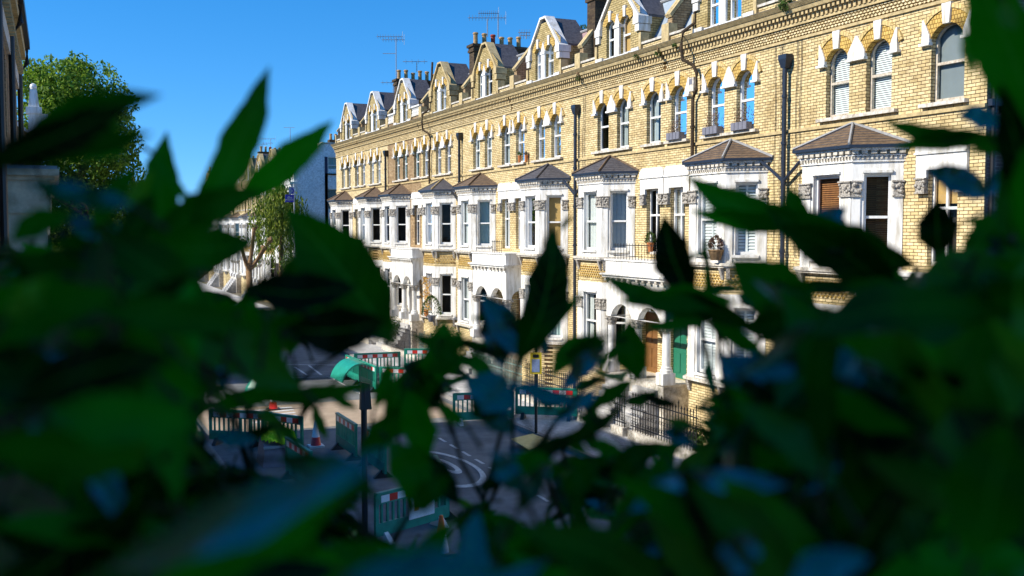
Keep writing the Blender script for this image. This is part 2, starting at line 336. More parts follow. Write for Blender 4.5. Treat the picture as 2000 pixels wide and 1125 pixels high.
struct(m.build('road_marking', 'paint'))
# painted speed roundel with a 20
rc = Vector((9.0, 24.9, 0.014)); m = MB(); N = 48
for k in range(N):
    a, b = 2 * math.pi * k / N, 2 * math.pi * (k + 1) / N
    f = lambda t, r: (rc.x + math.cos(t) * r, rc.y + math.sin(t) * r * 2.3, rc.z)
    m.poly([f(a, 0.98), f(b, 0.98), f(b, 0.86), f(a, 0.86)])
struct(m.build('speed_roundel', 'paint'))
cu = bpy.data.curves.new('speed_number', 'FONT'); cu.body = '20'; cu.size = 1.0; cu.align_x = 'CENTER'; cu.align_y = 'CENTER'; cu.offset = 0.02
tmp = bpy.data.objects.new('tmp', cu); COL.objects.link(tmp); bpy.context.view_layer.update()
me = bpy.data.meshes.new_from_object(tmp.evaluated_get(bpy.context.evaluated_depsgraph_get())); bpy.data.objects.remove(tmp)
for v in me.vertices: v.co = Vector((rc.x + v.co.x, rc.y + v.co.y * 2.6, rc.z))
me.materials.clear(); me.materials.append(M['paint']); o = bpy.data.objects.new('speed_number', me); COL.objects.link(o); struct(o)

# ------------------------------------------------------------------ Victorian terrace
W = 5.82
def arc(a0, a1, zs, rise, t=0.0, n=10):
    h = (a1 - a0) / 2; Rr = (h * h + rise * rise) / (2 * rise); c = (a0 + a1) / 2; zc = zs + rise - Rr; th = math.asin(min(1, h / Rr))
    return [(c + math.sin(-th + 2 * th * k / n) * (Rr + t), zc + math.cos(-th + 2 * th * k / n) * (Rr + t)) for k in range(n + 1)]
def wall_open(mb, m, a0, a1, z0, z1, ops, rv=0.2, b=0.0, sb=None):
    """front sheet with openings (oa0, oa1, oz0, zspring, rise) and reveals"""
    xs = sorted(set([a0, a1] + [o[0] for o in ops] + [o[1] for o in ops]))
    for i in range(len(xs) - 1):
        u, v = xs[i], xs[i + 1]; mid = (u + v) / 2
        os_ = sorted([o for o in ops if o[0] < mid < o[1]], key=lambda o: o[2]); z = z0
        for o in os_:
            mb.poly([m(u, b, z), m(v, b, z), m(v, b, o[2]), m(u, b, o[2])])
            if o[4] > 0:
                A = arc(o[0], o[1], o[3], o[4]); top = o[3] + o[4] + 0.02
                for k in range(len(A) - 1):
                    mb.poly([m(A[k][0], b, A[k][1]), m(A[k + 1][0], b, A[k + 1][1]), m(A[k + 1][0], b, top), m(A[k][0], b, top)])
                z = top
            else: z = o[3]
        mb.poly([m(u, b, z), m(v, b, z), m(v, b, z1), m(u, b, z1)])
    for o in ops:
        pts = [(o[0], o[2]), (o[1], o[2])]
        if o[4] > 0: pts += list(reversed(arc(o[0], o[1], o[3], o[4])))
        else: pts += [(o[1], o[3]), (o[0], o[3])]
        n = len(pts)
        for k in range(n):
            p, q = pts[k], pts[(k + 1) % n]
            mb.poly([m(p[0], b, p[1]), m(q[0], b, q[1]), m(q[0], b - rv, q[1]), m(p[0], b - rv, p[1])])
def ring(mb, m, a0, a1, zs, rise, t0, t1, b0, b1, n=10):
    A, B = arc(a0, a1, zs, rise, t0, n), arc(a0, a1, zs, rise, t1, n)
    for k in range(n):
        mb.prism(m, [A[k], A[k + 1], B[k + 1], B[k]], b0, b1)

def window(par, m, a0, a1, z0, zs, rise, b, cover, frame='frame', glass='glass', rail=0.5, transom=None, open_gap=False):
    """sash window set behind the wall face: frame mesh, pane and what hangs behind it"""
    if cover in ('curtain', 'curtain_blue', 'blind', 'wood', 'tanblind', 'greyboard') : glass = 'glass_clear'
    fb = b; t = 0.055; zt = zs + rise; zm = z0 + (zt - z0) * rail
    fr = MB()
    fr.box(m, a0, a0 + t, fb - 0.07, fb, z0, zs); fr.box(m, a1 - t, a1, fb - 0.07, fb, z0, zs)
    fr.box(m, a0 + t, a1 - t, fb - 0.07, fb - 0.002, z0, z0 + 0.09)
    if rise > 0: ring(fr, m, a0, a1, zs, rise, -t, 0.0, fb - 0.07, fb, 8)
    else: fr.box(m, a0 + t, a1 - t, fb - 0.07, fb - 0.002, zs - t, zs)
    fr.box(m, a0 + t, a1 - t, fb - 0.05, fb + 0.012, zm - 0.03, zm + 0.03)
    if transom:
        c = (a0 + a1) / 2; fr.box(m, c - 0.03, c + 0.03, fb - 0.06, fb - 0.005, z0 + 0.09, zs - t)
    w_ = fr.build('window', frame, par)
    g_ = MB(); pts = [(a0 + 0.02, z0 + 0.02), (a1 - 0.02, z0 + 0.02)] + (list(reversed(arc(a0 + 0.02, a1 - 0.02, zs, max(rise - 0.02, 0.02)))) if rise > 0 else [(a1 - 0.02, zs - 0.02), (a0 + 0.02, zs - 0.02)])
    g_.poly([m(p[0], fb - 0.045, p[1]) for p in pts]); g_.build('pane', glass, w_)
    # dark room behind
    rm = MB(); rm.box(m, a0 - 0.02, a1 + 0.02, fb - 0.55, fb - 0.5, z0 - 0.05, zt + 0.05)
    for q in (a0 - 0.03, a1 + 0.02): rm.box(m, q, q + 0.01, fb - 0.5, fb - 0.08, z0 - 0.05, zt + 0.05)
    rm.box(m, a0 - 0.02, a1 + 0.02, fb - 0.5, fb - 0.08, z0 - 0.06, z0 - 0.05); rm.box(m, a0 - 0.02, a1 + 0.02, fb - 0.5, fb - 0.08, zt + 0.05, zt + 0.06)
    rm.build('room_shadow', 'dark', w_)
    def folds(mb, u0, u1, y0, y1):
        n = max(6, int((u1 - u0) / 0.045)); pr = [(u0 + (u1 - u0) * k / n, fb - 0.14 + 0.022 * math.sin(k * 1.9) + 0.01 * math.sin(k * 0.7)) for k in range(n + 1)]
        for k in range(n): mb.poly([m(pr[k][0], pr[k][1], y0), m(pr[k + 1][0], pr[k + 1][1], y0), m(pr[k + 1][0], pr[k + 1][1], y1), m(pr[k][0], pr[k][1], y1)])
    if cover in ('curtain', 'curtain_blue'):
        c = MB(); folds(c, a0, a1, z0, zt); c.build('curtain', cover, w_, True)
    elif cover == 'curtain_sides':
        c = MB(); q = (a1 - a0) * 0.3; folds(c, a0, a0 + q, z0, zt); folds(c, a1 - q * 0.8, a1, z0, zt); c.build('curtain', 'curtain', w_, True)
    elif cover in ('blind', 'wood', 'blind_half', 'louvre'):
        c = MB(); lo = z0 if cover != 'blind_half' else zm; st = 0.05 if cover != 'louvre' else 0.085
        z = lo
        while z < zt:
            c.hull8([m(a0, fb - 0.10, z), m(a1, fb - 0.10, z), m(a1, fb - 0.125, z + st * 0.82), m(a0, fb - 0.125, z + st * 0.82), m(a0, fb - 0.104, z), m(a1, fb - 0.104, z), m(a1, fb - 0.13, z + st * 0.82), m(a0, fb - 0.13, z + st * 0.82)]); z += st
        if cover == 'louvre':
            for q in (a0, (a0 + a1) / 2 - 0.03, a1 - 0.07): c.box(m, q, q + 0.07, fb - 0.10, fb - 0.09, z0, zt)
        c.build('blind', 'wood' if cover == 'wood' else 'blind', w_)
    elif cover in ('tanblind', 'greyboard', 'half_roller'):
        c = MB(); lo = z0 + 0.02 if cover != 'half_roller' else zm + 0.1; c.box(m, a0, a1, fb - 0.105, fb - 0.10, lo, zt); c.build('blind', 'tanblind' if cover != 'greyboard' else 'greyboard', w_)
    return w_

def capital(mb, m, a0, a1, b0, b1, z0, z1, rs):
    mb.box(m, a0, a1, b0, b1 + 0.015, z0, z1)
    mb.box(m, a0 - 0.03, a1 + 0.03, b0, b1 + 0.05, z1, z1 + 0.035)
    mb.box(m, a0 - 0.02, a1 + 0.02, b0, b1 + 0.035, z0 - 0.03, z0)
    for k in range(9):
        a = rs.uniform(a0, a1); z = rs.uniform(z0 + 0.05, z1 - 0.04); r = rs.uniform(0.03, 0.06)
        c = Vector(m(a, b1 + 0.02, z)); mb.lathe(c, [(0.004, -r), (r * 0.8, -r * 0.5), (r, 0), (r * 0.7, r * 0.6), (0.004, r)], 6)
    mb.cut()

def round_column(par, c, z0, z1, r=0.13):
    m = MB(); m.lathe((c[0], c[1], 0), [(r * 1.45, z0), (r * 1.45, z0 + 0.08), (r * 1.2, z0 + 0.12), (r * 1.25, z0 + 0.16), (r, z0 + 0.2), (r * 0.93, z1 - 0.3), (r * 1.05, z1 - 0.29)], 16)
    o = m.build('column', 'white', par, False)
    k = MB(); k.lathe((c[0], c[1], 0), [(r * 0.95, z1 - 0.29), (r * 1.05, z1 - 0.22), (r * 1.25, z1 - 0.13), (r * 1.6, z1 - 0.04), (r * 1.7, z1)], 12)
    rs = random.Random(int(c[1] * 10))
    for t in range(8):
        an = t * math.pi / 4
        for zz, rr, q in ((z1 - 0.2, r * 1.15, 0.035), (z1 - 0.08, r * 1.6, 0.045)):
            k.lathe((c[0] + math.cos(an) * rr, c[1] + math.sin(an) * rr, zz), [(0.004, -q), (q * 0.8, -q * 0.5), (q, 0), (q * 0.6, q * 0.6), (0.004, q)], 6)
    k.build('capital', 'carved', o)

BAY = dict(u0=0.8, f0=1.55, f1=3.25, u1=4.0, n=0.8)
def make_house(y0, d, cfg, label, idx):
    """one house; u runs from the downpipe boundary (u=0) to the shared-porch boundary (u=W), d = +1/-1 along the street"""
    h = thing('terraced_house', label, 'house', (FX, y0, 0), 'tall yellow brick terraced houses with white bay windows')
    wd = cfg.get('w', W); rs = random.Random(100 + idx)
    F = lambda a, b, z: (FX - b, y0 + d * a, z)
    brick = cfg.get('brick', 'brick')
    # ---- main front wall with openings
    O2 = [(1.42, 2.22), (2.78, 3.58), (4.68, 5.52)]
    if idx == 0: O2[2] = (4.72, 5.62)
    op2 = [(a, b, 8.93, 10.33, 0.28) for a, b in O2]
    op1 = [(4.72, 5.52, 5.42, 7.5, 0)]
    door = [(4.55, 5.45, 1.62, 4.0, 0)]
    wl = MB(); wall_open(wl, F, 0, wd, -0.1, 11.02, op2 + op1 + door, 0.2)
    ends = cfg.get('ends', ())
    BX = -9.5
    for e in ends:
        a = 0 if e == 'u0' else wd
        wl.poly([F(a, 0, -0.1), F(a, BX, -0.1), F(a, BX, 12.1), F(a, 0, 12.1)])
    if ends: wl.poly([F(0, BX, -0.1), F(wd, BX, -0.1), F(wd, BX, 12.1), F(0, BX, 12.1)])
    wall = wl.build('wall', brick, h)
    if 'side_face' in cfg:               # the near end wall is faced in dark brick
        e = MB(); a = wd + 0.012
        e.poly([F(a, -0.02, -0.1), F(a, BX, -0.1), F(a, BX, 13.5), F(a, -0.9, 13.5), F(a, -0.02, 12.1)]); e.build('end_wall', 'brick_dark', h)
        e = MB(); e.box(F, wd + 0.012, wd + 0.12, BX, -0.02, 8.72, 8.86)
        k = -0.1
        while k > BX: e.box(F, wd + 0.012, wd + 0.09, k - 0.12, k, 8.6, 8.72); k -= 0.24
        e.build('string_course', 'pipe', h)
        t = MB(); t.tube([F(wd + 0.08, -0.12, 0.2), F(wd + 0.08, -0.12, 11.6)], 0.05, 8); t.build('drainpipe', 'black', h)
    # ---- arches, keystones, springers
    am, rg, ks = MB(), MB(), MB()
    for a, b in O2:
        ring(am, F, a, b, 10.33, 0.28, 0.002, 0.26, 0.0, 0.035)
        ring(am, F, a, b, 10.33, 0.28, -0.02, 0.002, -0.18, 0.045); am.cut(); rg.cut()
        ring(rg, F, a, b, 10.33, 0.28, 0.275, 0.37, 0.0, 0.06)
        c = (a + b) / 2
        ks.prism(F, [(c - 0.085, 10.57), (c + 0.085, 10.57), (c + 0.125, 11.0), (c - 0.125, 11.0)], 0, 0.085); ks.cut()
    pr = O2
    def springer(a_in, a_out, both=False):
        s = 1 if a_out > a_in else -1
        ks.prism(F, [(a_in, 10.24), (a_out, 10.24), (a_out, 10.74), (a_out - s * 0.04, 10.74), (a_in, 10.38)], 0, 0.075)
        ks.box(F, min(a_in - s * 0.03, a_out + s * 0.05), max(a_in - s * 0.03, a_out + s * 0.05), 0, 0.12, 10.18, 10.24); ks.cut()
    springer(pr[0][0], pr[0][0] - 0.21)
    mid = (pr[0][1] + pr[1][0]) / 2
    ks.prism(F, [(pr[0][1], 10.24), (pr[1][0], 10.24), (pr[1][0], 10.38), (mid + 0.03, 10.76), (mid - 0.03, 10.76), (pr[0][1], 10.38)], 0, 0.075)
    ks.box(F, pr[0][1] - 0.03, pr[1][0] + 0.03, 0, 0.12, 10.18, 10.24); ks.cut()
    springer(pr[1][1], pr[1][1] + 0.21); springer(pr[2][0], pr[2][0] - 0.21); springer(pr[2][1], min(pr[2][1] + 0.21, wd - 0.02))
    am.build('brick_arch', 'amber', h); rg.build('arch_ring', 'archring', h); ks.build('keystone', cfg.get('keymat', 'white'), h)
    # ---- sills and string course at the second floor
    sc = MB(); sc.box(F, 0, wd, 0, 0.05, 8.70, 8.78); sc.build('string_course', 'stone', h)
    sl = MB()
    for a, b in ((1.2, 3.8), (4.5, min(5.75, wd))): sl.box(F, a, b, 0, 0.13, 8.85, 8.93); sl.cut()
    sl.build('window_sill', 'white_worn', h)
    # ---- frieze, dentils, cornice
    fz = MB(); fz.box(F, 0, wd, 0, 0.05, 11.02, 11.09); fz.cut(); fz.box(F, 0, wd, 0, 0.10, 11.38, 11.45)
    fz.build('frieze_band', 'stone', h)
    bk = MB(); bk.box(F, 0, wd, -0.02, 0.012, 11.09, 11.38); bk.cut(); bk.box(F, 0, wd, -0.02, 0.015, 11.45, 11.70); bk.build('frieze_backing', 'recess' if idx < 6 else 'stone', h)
    dm = MB(); z = 11.105
    for r_ in range(4):
        k = (0.03 if r_ % 2 else 0.09)
        while k < wd - 0.08:
            dm.prism(F, [(k - 0.052, z + 0.033), (k, z), (k + 0.052, z + 0.033), (k, z + 0.066)], 0.012, 0.05); k += 0.12
        z += 0.068
    dm.build('diamond_brickwork', 'brick_clean', h)
    dn = MB(); k = 0.04
    while k < wd - 0.09:
        dn.box(F, k, k + 0.085, 0.015, 0.13, 11.45, 11.58); dn.box(F, k, k + 0.085, 0.015, 0.20, 11.58, 11.68); k += 0.16
    dn.build('dentil_course', 'dentil', h)
    cn = MB()
    cn.hull8([F(0, -0.1, 11.68), F(wd, -0.1, 11.68), F(wd, 0.24, 11.68), F(0, 0.24, 11.68), F(0, -0.1, 11.78), F(wd, -0.1, 11.78), F(wd, 0.28, 11.78), F(0, 0.28, 11.78)])
    cn.hull8([F(0, -0.1, 11.78), F(wd, -0.1, 11.78), F(wd, 0.30, 11.78), F(0, 0.30, 11.78), F(0, -0.1, 11.88), F(wd, -0.1, 11.88), F(wd, 0.40, 11.88), F(0, 0.40, 11.88)])
    cn.build('cornice', 'stone', h)
    gt = MB(); gt.box(F, 0, wd, -0.1, 0.36, 11.88, 11.905); gt.build('cornice_top', 'slate', h)
    # ---- parapet and blocks between dormers
    D0, D1, DN = 1.47, 4.22, 0.0
    pp = MB(); pp.box(F, 0.15, D0 - 0.02, -0.24, -0.02, 11.9, 12.16); pp.cut(); pp.box(F, D1 + 0.02, wd - 0.15, -0.24, -0.02, 11.9, 12.16); pp.build('parapet', brick, h)
    cp = MB(); cp.box(F, 0.12, D0 - 0.02, -0.28, 0.03, 12.16, 12.23); cp.cut(); cp.box(F, D1 + 0.02, wd - 0.12, -0.28, 0.03, 12.16, 12.23); cp.build('coping', 'white_worn', h)
    if cfg.get('balustrade'):
        b_ = MB()
        for a, b in ((0.15, D0 - 0.1), (D1 + 0.1, wd - 0.15)):
            b_.box(F, a, b, -0.1, 0.02, 12.24, 12.3); b_.box(F, a, b, -0.14, 0.05, 12.62, 12.7)
            k = a
            while k < b - 0.05: b_.lathe(F(k + 0.05, -0.04, 0), [(0.035, 12.3), (0.06, 12.4), (0.03, 12.5), (0.045, 12.62)], 6); k += 0.14
        b_.build('balustrade', 'white', h)
    bl = MB()
    for a in (D0 - 0.16, D1 + 0.02, 0.0, wd - 0.2):
        bl.box(F, a, a + 0.2 if a in (0.0, wd - 0.2) else a + 0.14, -0.26, 0.06, 11.9, 12.55); bl.cut()
    bl.build('parapet_block', 'stone', h)
    # ---- dormer: brick gable front, white coping, pair of windows
    dz0, dsh, dap = 11.9, 13.18, 14.28; cu_ = (D0 + D1) / 2
    w1, w2 = (cu_ - 0.80, cu_ - 0.17), (cu_ + 0.17, cu_ + 0.80); ops = [(*w1, 12.02, 13.1, 0.2), (*w2, 12.02, 13.1, 0.2)]
    dmr = MB(); wall_open(dmr, F, D0, D1, dz0, 13.4, ops, 0.16, b=DN)
    hw = (D1 - D0) / 2
    dmr.poly([F(D0, DN, 13.4), F(D1, DN, 13.4), F(cu_ + hw * 0.22, DN, dap - 0.12), F(cu_ - hw * 0.22, DN, dap - 0.12)])
    for a in (D0, D1): dmr.poly([F(a, DN, dz0), F(a, -1.35, dz0), F(a, -1.35, dsh), F(a, DN, dsh)])
    dmr = dmr.build('dormer', cfg.get('dormer_brick', 'brick_olive'), h)
    wt = MB()
    for s, a in ((1, D0), (-1, D1)):
        wt.prism(F, [(a - s * 0.07, 13.1), (a + s * 0.05, 13.1), (cu_ - s * 0.20, dap + 0.02), (cu_ + s * 0.0, dap + 0.02), (cu_ + s * 0.0, dap + 0.10), (cu_ - s * 0.24, dap + 0.10)], DN - 0.3, DN + 0.09)
        wt.box(F, min(a - s * 0.09, a + s * 0.26), max(a - s * 0.09, a + s * 0.26), DN - 0.4, DN + 0.11, 12.86, 13.1); wt.prism(F, [(a - s * 0.07, 13.1), (a + s * 0.26, 13.1), (a + s * 0.30, 13.42)], DN - 0.2, DN + 0.085)
        wt.box(F, min(a - s * 0.07, a + s * 0.18), max(a - s * 0.07, a + s * 0.18), DN - 0.36, DN + 0.08, 12.62, 12.84)
        wt.box(F, min(a - s * 0.06, a + s * 0.4), max(a - s * 0.06, a + s * 0.4), DN - 0.1, DN + 0.09, 11.91, 12.1); wt.cut()
    wt.build('gable_coping', cfg.get('gable', 'white'), dmr)
    pl = MB(); pl.box(F, cu_ - 0.16, cu_ + 0.16, -0.12, 0.07, 11.93, 12.95); pl.box(F, cu_ - 0.2, cu_ + 0.2, -0.12, 0.1, 12.95, 13.05)
    pl.prism(F, [(cu_ - 0.17, 13.05), (cu_ + 0.17, 13.05), (cu_, 13.42)], -0.1, 0.07)
    for a, b in (w1, w2):
        c = (a + b) / 2; pl.prism(F, [(c - 0.06, 13.24), (c + 0.06, 13.24), (c + 0.09, 13.6), (c - 0.09, 13.6)], 0, 0.08)
        pl.box(F, a - 0.02, b + 0.02, -0.1, 0.11, 11.93, 12.02)
    pl.build('dormer_pillar', 'white', dmr)
    ra = MB()
    for a, b in (w1, w2): ring(ra, F, a, b, 13.1, 0.2, 0.002, 0.22, 0, 0.04, 8); ra.cut()
    ra.build('dormer_arch', 'amber', dmr)
    dr = MB(); zr = dap + 0.02
    for s, a in ((1, D0 - 0.05), (-1, D1 + 0.05)):
        dr.prism(F, [(a, 13.1), (a, 13.18), (cu_, zr + 0.08), (cu_, zr)], DN - 0.3, -1.35); dr.cut()
    dr.build('dormer_roof', 'slate', dmr)
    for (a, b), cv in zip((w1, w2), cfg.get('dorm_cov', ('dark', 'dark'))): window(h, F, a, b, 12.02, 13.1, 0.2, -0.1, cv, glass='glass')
    # ---- mansard roof and party walls
    rf = MB(); rm_ = cfg.get('roof', 'slate'); rz = 13.75
    rf.poly([F(0.05, -0.3, 12.0), F(wd - 0.05, -0.3, 12.0), F(wd - 0.05, -1.25, rz), F(0.05, -1.25, rz)])
    rf.poly([F(0, -1.25, rz), F(wd, -1.25, rz), F(wd, -4.8, rz + 0.5), F(0, -4.8, rz + 0.5)])
    rf.poly([F(0, -4.8, rz + 0.5), F(wd, -4.8, rz + 0.5), F(wd, BX, 12.1), F(0, BX, 12.1)])
    rf.poly([F(0, 0.0, 11.86), F(wd, 0.0, 11.86), F(wd, -0.35, 12.0), F(0, -0.35, 12.0)])
    roof = rf.build('roof', rm_, h)
    sm = MB()
    for k in (0.75, 1.2, wd - 1.15, wd - 0.6): sm.tube([F(k, -0.29, 12.02), F(k, -1.23, rz)], 0.025, 5); sm.cut()
    sm.tube([F(0.05, -1.22, rz + 0.02), F(wd - 0.05, -1.22, rz + 0.02)], 0.05, 6); sm.build('lead_roll', 'leadtrim', roof)
    pw = MB()
    def upstand(a, thick):
        P = [(-0.12, 12.0), (-0.12, 12.75), (-1.25, rz + 0.42), (-4.8, rz + 0.9), (-4.8, 12.0)]
        i = len(pw.v); n = len(P)
        pw.v += [tuple(F(a, b, z)) for b, z in P] + [tuple(F(a + thick, b, z)) for b, z in P]
        pw.f.append(tuple(range(i, i + n))); pw.f.append(tuple(range(i + n, i + 2 * n)))
        for k in range(n): pw.f.append((i + k, i + (k + 1) % n, i + n + (k + 1) % n, i + n + k))
    upstand(0.0, 0.13); pw.cut(); upstand(wd - 0.13, 0.13)
    pw.build('party_wall', 'brick_brown', roof)
    cpg = MB()
    for a in (-0.02, wd - 0.16):
        cpg.hull8([F(a, -0.08, 12.75), F(a + 0.18, -0.08, 12.75), F(a + 0.18, -1.25, rz + 0.43), F(a, -1.25, rz + 0.43), F(a, -0.02, 12.84), F(a + 0.18, -0.02, 12.84), F(a + 0.18, -1.2, rz + 0.54), F(a, -1.2, rz + 0.54)]); cpg.cut()
    cpg.build('roof_coping', cfg.get('upcoping', 'stone'), roof)
    # ---- chimney stacks on the downpipe boundary
    def chimney(a, n0, n1, top, npots, red=-1):
        c = MB(); c.box(F, a - 0.3, a + 0.3, -n1, -n0, 12.3, top - 0.35); c.box(F, a - 0.36, a + 0.36, -n1 - 0.05, -n0 + 0.06, top - 0.35, top - 0.24)
        c.box(F, a - 0.33, a + 0.33, -n1 - 0.02, -n0 + 0.03, top - 0.24, top - 0.12); c.box(F, a - 0.4, a + 0.4, -n1 - 0.09, -n0 + 0.1, top - 0.12, top)
        c = c.build('chimney', 'brick_soot', h)
        for k in range(npots):
            q = F(a, -n0 - 0.2 - k * (n1 - n0 - 0.4) / max(1, npots - 1), top); hh = rs.uniform(0.42, 0.58)
            p = MB(); p.lathe(q, [(0.12, 0), (0.13, 0.02), (0.105, 0.08), (0.10, hh - 0.1), (0.13, hh - 0.08), (0.13, hh - 0.03), (0.10, hh), (0.07, hh), (0.07, hh - 0.1)], 12)
            p.build('chimney_pot', 'pot_red' if k == red else 'pot_buff', c)
    if cfg.get('stack'): chimney(*cfg['stack'])
    # ---- bay, ground to first floor
    B = BAY; n = B['n']
    faces = [((B['u0'], 0.0), (B['f0'], n)), ((B['f0'], n), (B['f1'], n)), ((B['f1'], n), (B['u1'], 0.0))]
    def fm(p, q):
        dx, dn = q[0] - p[0], q[1] - p[1]; L = math.hypot(dx, dn); ex, en = dx / L, dn / L; ox, on = -en, ex
        return (lambda a, b, z: F(p[0] + ex * a + ox * b, p[1] + en * a + on * b, z)), L
    def baywhite(z0, z1, wz0, wz1):
        mb = MB(); L_ = []
        for i, (p, q) in enumerate(faces):
            m, L = fm(p, q); ww = 0.58 if i != 1 else 0.9; a0 = (L - ww) / 2
            wall_open(mb, m, 0, L, z0, z1, [(a0, a0 + ww, wz0, wz1, 0)], 0.16); L_.append((m, L, a0, a0 + ww))
            mb.box(m, a0 - 0.03, a0 + ww + 0.03, 0.002, 0.05, wz1 + 0.03, wz1 + 0.09)
            mb.box(m, a0 - 0.06, a0 + ww + 0.06, -0.1, 0.07, wz0 - 0.07, wz0)
            # pilaster strips by the corners
            for s0, s1 in ((0.0, a0 - 0.07), (a0 + ww + 0.07, L)): mb.box(m, s0 + 0.0, s1, 0.0, 0.03, z0, wz1 - 0.48)
        return mb, L_
    cov1 = cfg.get('cov1', ('dark', 'dark', 'dark')); cov0 = cfg.get('cov0', ('dark', 'dark', 'dark'))
    mb, L1 = baywhite(5.30, 7.86, 5.52, 7.46); bay1 = mb.build('bay_window', 'white', h)
    mb, L0 = baywhite(2.0, 4.45, 2.16, 4.06); bay0 = mb.build('bay_window', 'white', h)
    cap = MB()
    for LL, zc in ((L1, 6.98), (L0, 3.58)):
        for i, (m, L, a0, a1) in enumerate(LL):
            capital(cap, m, 0.0, a0 - 0.05, -0.02, 0.04, zc, zc + 0.3, rs); capital(cap, m, a1 + 0.05, L, -0.02, 0.04, zc, zc + 0.3, rs)
    cap.build('carved_capital', 'carved', h)
    wf = cfg.get('wf', 'frame')
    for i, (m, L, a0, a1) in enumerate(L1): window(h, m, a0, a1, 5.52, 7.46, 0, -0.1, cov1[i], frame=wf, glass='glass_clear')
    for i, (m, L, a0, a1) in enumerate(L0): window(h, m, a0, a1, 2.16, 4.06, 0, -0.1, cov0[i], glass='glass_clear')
    # bay cornice with dentils
    bc = MB(); bd = MB()
    plan = lambda e: [(B['u0'] - e * 1.1, 0), (B['f0'] - e * 0.6, n + e), (B['f1'] + e * 0.6, n + e), (B['u1'] + e * 1.1, 0)]
    def slab(mb, e, z0, z1):
        P = plan(e); i = len(mb.v); mb.v += [tuple(F(a, b, z0)) for a, b in P] + [tuple(F(a, b, z1)) for a, b in P]; k = len(P)
        mb.f.append(tuple(range(i, i + k))); mb.f.append(tuple(range(i + k, i + 2 * k)))
        for j in range(k): mb.f.append((i + j, i + (j + 1) % k, i + k + (j + 1) % k, i + k + j))
    slab(bc, 0.04, 7.74, 7.77); slab(bc, 0.06, 7.87, 7.90); slab(bc, 0.14, 8.0, 8.05)
    for p, q in faces:
        m, L = fm(p, q); k = 0.0
        while k < L - 0.05:
            bd.box(m, k, k + 0.05, -0.01, 0.05, 7.80, 7.87); bd.box(m, k + 0.1, k + 0.15, -0.01, 0.05, 7.80, 7.87); bd.box(m, k, k + 0.13, -0.01, 0.12, 7.92, 8.0); k += 0.2
    slab(bd, 0.004, 7.90, 8.0)
    bc.build('bay_cornice', 'white', bay1); bd.build('bay_dentils', 'white_worn', bay1)
    er = MB(); slab(er, 0.21, 8.05, 8.12); er.build('gutter', 'pipe', bay1)
    br = MB(); P = plan(0.2); ap = (2.4, 0.0, 8.72)
    for k in range(3): br.poly([F(P[k][0], P[k][1], 8.12), F(P[k + 1][0], P[k + 1][1], 8.12), F(ap[0], 0.01, ap[2])])
    br = br.build('bay_roof', cfg.get('bayroof', 'slate_brown'), h)
    hp = MB()
    for k in range(4): hp.tube([F(P[k][0], P[k][1] + 0.01, 8.14), F(ap[0], 0.03, ap[2] + 0.02)], 0.035, 5); hp.cut()
    hp.build('hip_flashing', cfg.get('hip', 'leadtrim'), br)
    tl = MB()                            # slate courses as thin raised laths
    for k in range(3):
        p, q = P[k], P[k + 1]
        for j in range(1, 8):
            t = j / 8.5; e = 0.012
            a = (p[0] + (ap[0] - p[0]) * t, p[1] + (0 - p[1]) * t); b = (q[0] + (ap[0] - q[0]) * t, q[1] + (0 - q[1]) * t); z = 8.12 + 0.6 * t
            tl.tube([F(a[0], a[1] + 0.0, z + 0.004), F(b[0], b[1] + 0.0, z + 0.004)], 0.009, 4)
    tl.build('slate_courses', 'slate', br)
    # slab + brackets + patterned brick panel under the first floor bay
    sb = MB(); slab(sb, 0.16, 5.22, 5.30); slab(sb, 0.12, 5.17, 5.22); sb.cut(); slab(sb, 0.14, 1.92, 2.0); sb.build('bay_slab', 'white_worn', h)
    bp = MB()
    for p, q in faces:
        m, L = fm(p, q); bp.poly([m(0, -0.01, 4.45), m(L, -0.01, 4.45), m(L, -0.01, 5.17), m(0, -0.01, 5.17)])
    bp.cut()
    for p, q in faces:
        m, L = fm(p, q); bp.poly([m(0, -0.01, -0.1), m(L, -0.01, -0.1), m(L, -0.01, 1.92), m(0, -0.01, 1.92)])
    bp.build('bay_brickwork', 'brick', h)
    dp = MB()
    for p, q in faces:
        m, L = fm(p, q); z = 4.6
        for r_ in range(5):
            k = 0.1 + (0.07 if r_ % 2 else 0)
            while k < L - 0.08: dp.prism(m, [(k - 0.05, z + 0.035), (k, z), (k + 0.05, z + 0.035), (k, z + 0.07)], -0.008, 0.02); k += 0.14
            z += 0.08
    dp.build('diamond_panel', 'amber', h)
    bk = MB()
    for i, (p, q) in enumerate(faces):
        m, L = fm(p, q)
        for a in (0.04, L - 0.14):
            for zt in (5.17, 1.92): bk.hull8([m(a, -0.01, zt - 0.32), m(a + 0.1, -0.01, zt - 0.32), m(a + 0.1, 0.03, zt - 0.32), m(a, 0.03, zt - 0.32), m(a, -0.01, zt), m(a + 0.1, -0.01, zt), m(a + 0.1, 0.13, zt), m(a, 0.13, zt)]); bk.cut()
    bk.build('bracket', 'carved', h)
    # basement window in the bay
    # ---- second floor windows and first-floor french window
    cov2 = cfg.get('cov2', ('dark', 'dark', 'dark'))
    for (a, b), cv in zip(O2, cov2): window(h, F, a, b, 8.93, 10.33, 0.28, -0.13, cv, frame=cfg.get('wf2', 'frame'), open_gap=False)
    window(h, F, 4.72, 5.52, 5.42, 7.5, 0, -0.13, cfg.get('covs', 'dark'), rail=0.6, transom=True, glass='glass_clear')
    sr = MB(); a0, a1 = 4.72, 5.52; x0, x1 = 4.42, min(5.80, wd - 0.01)
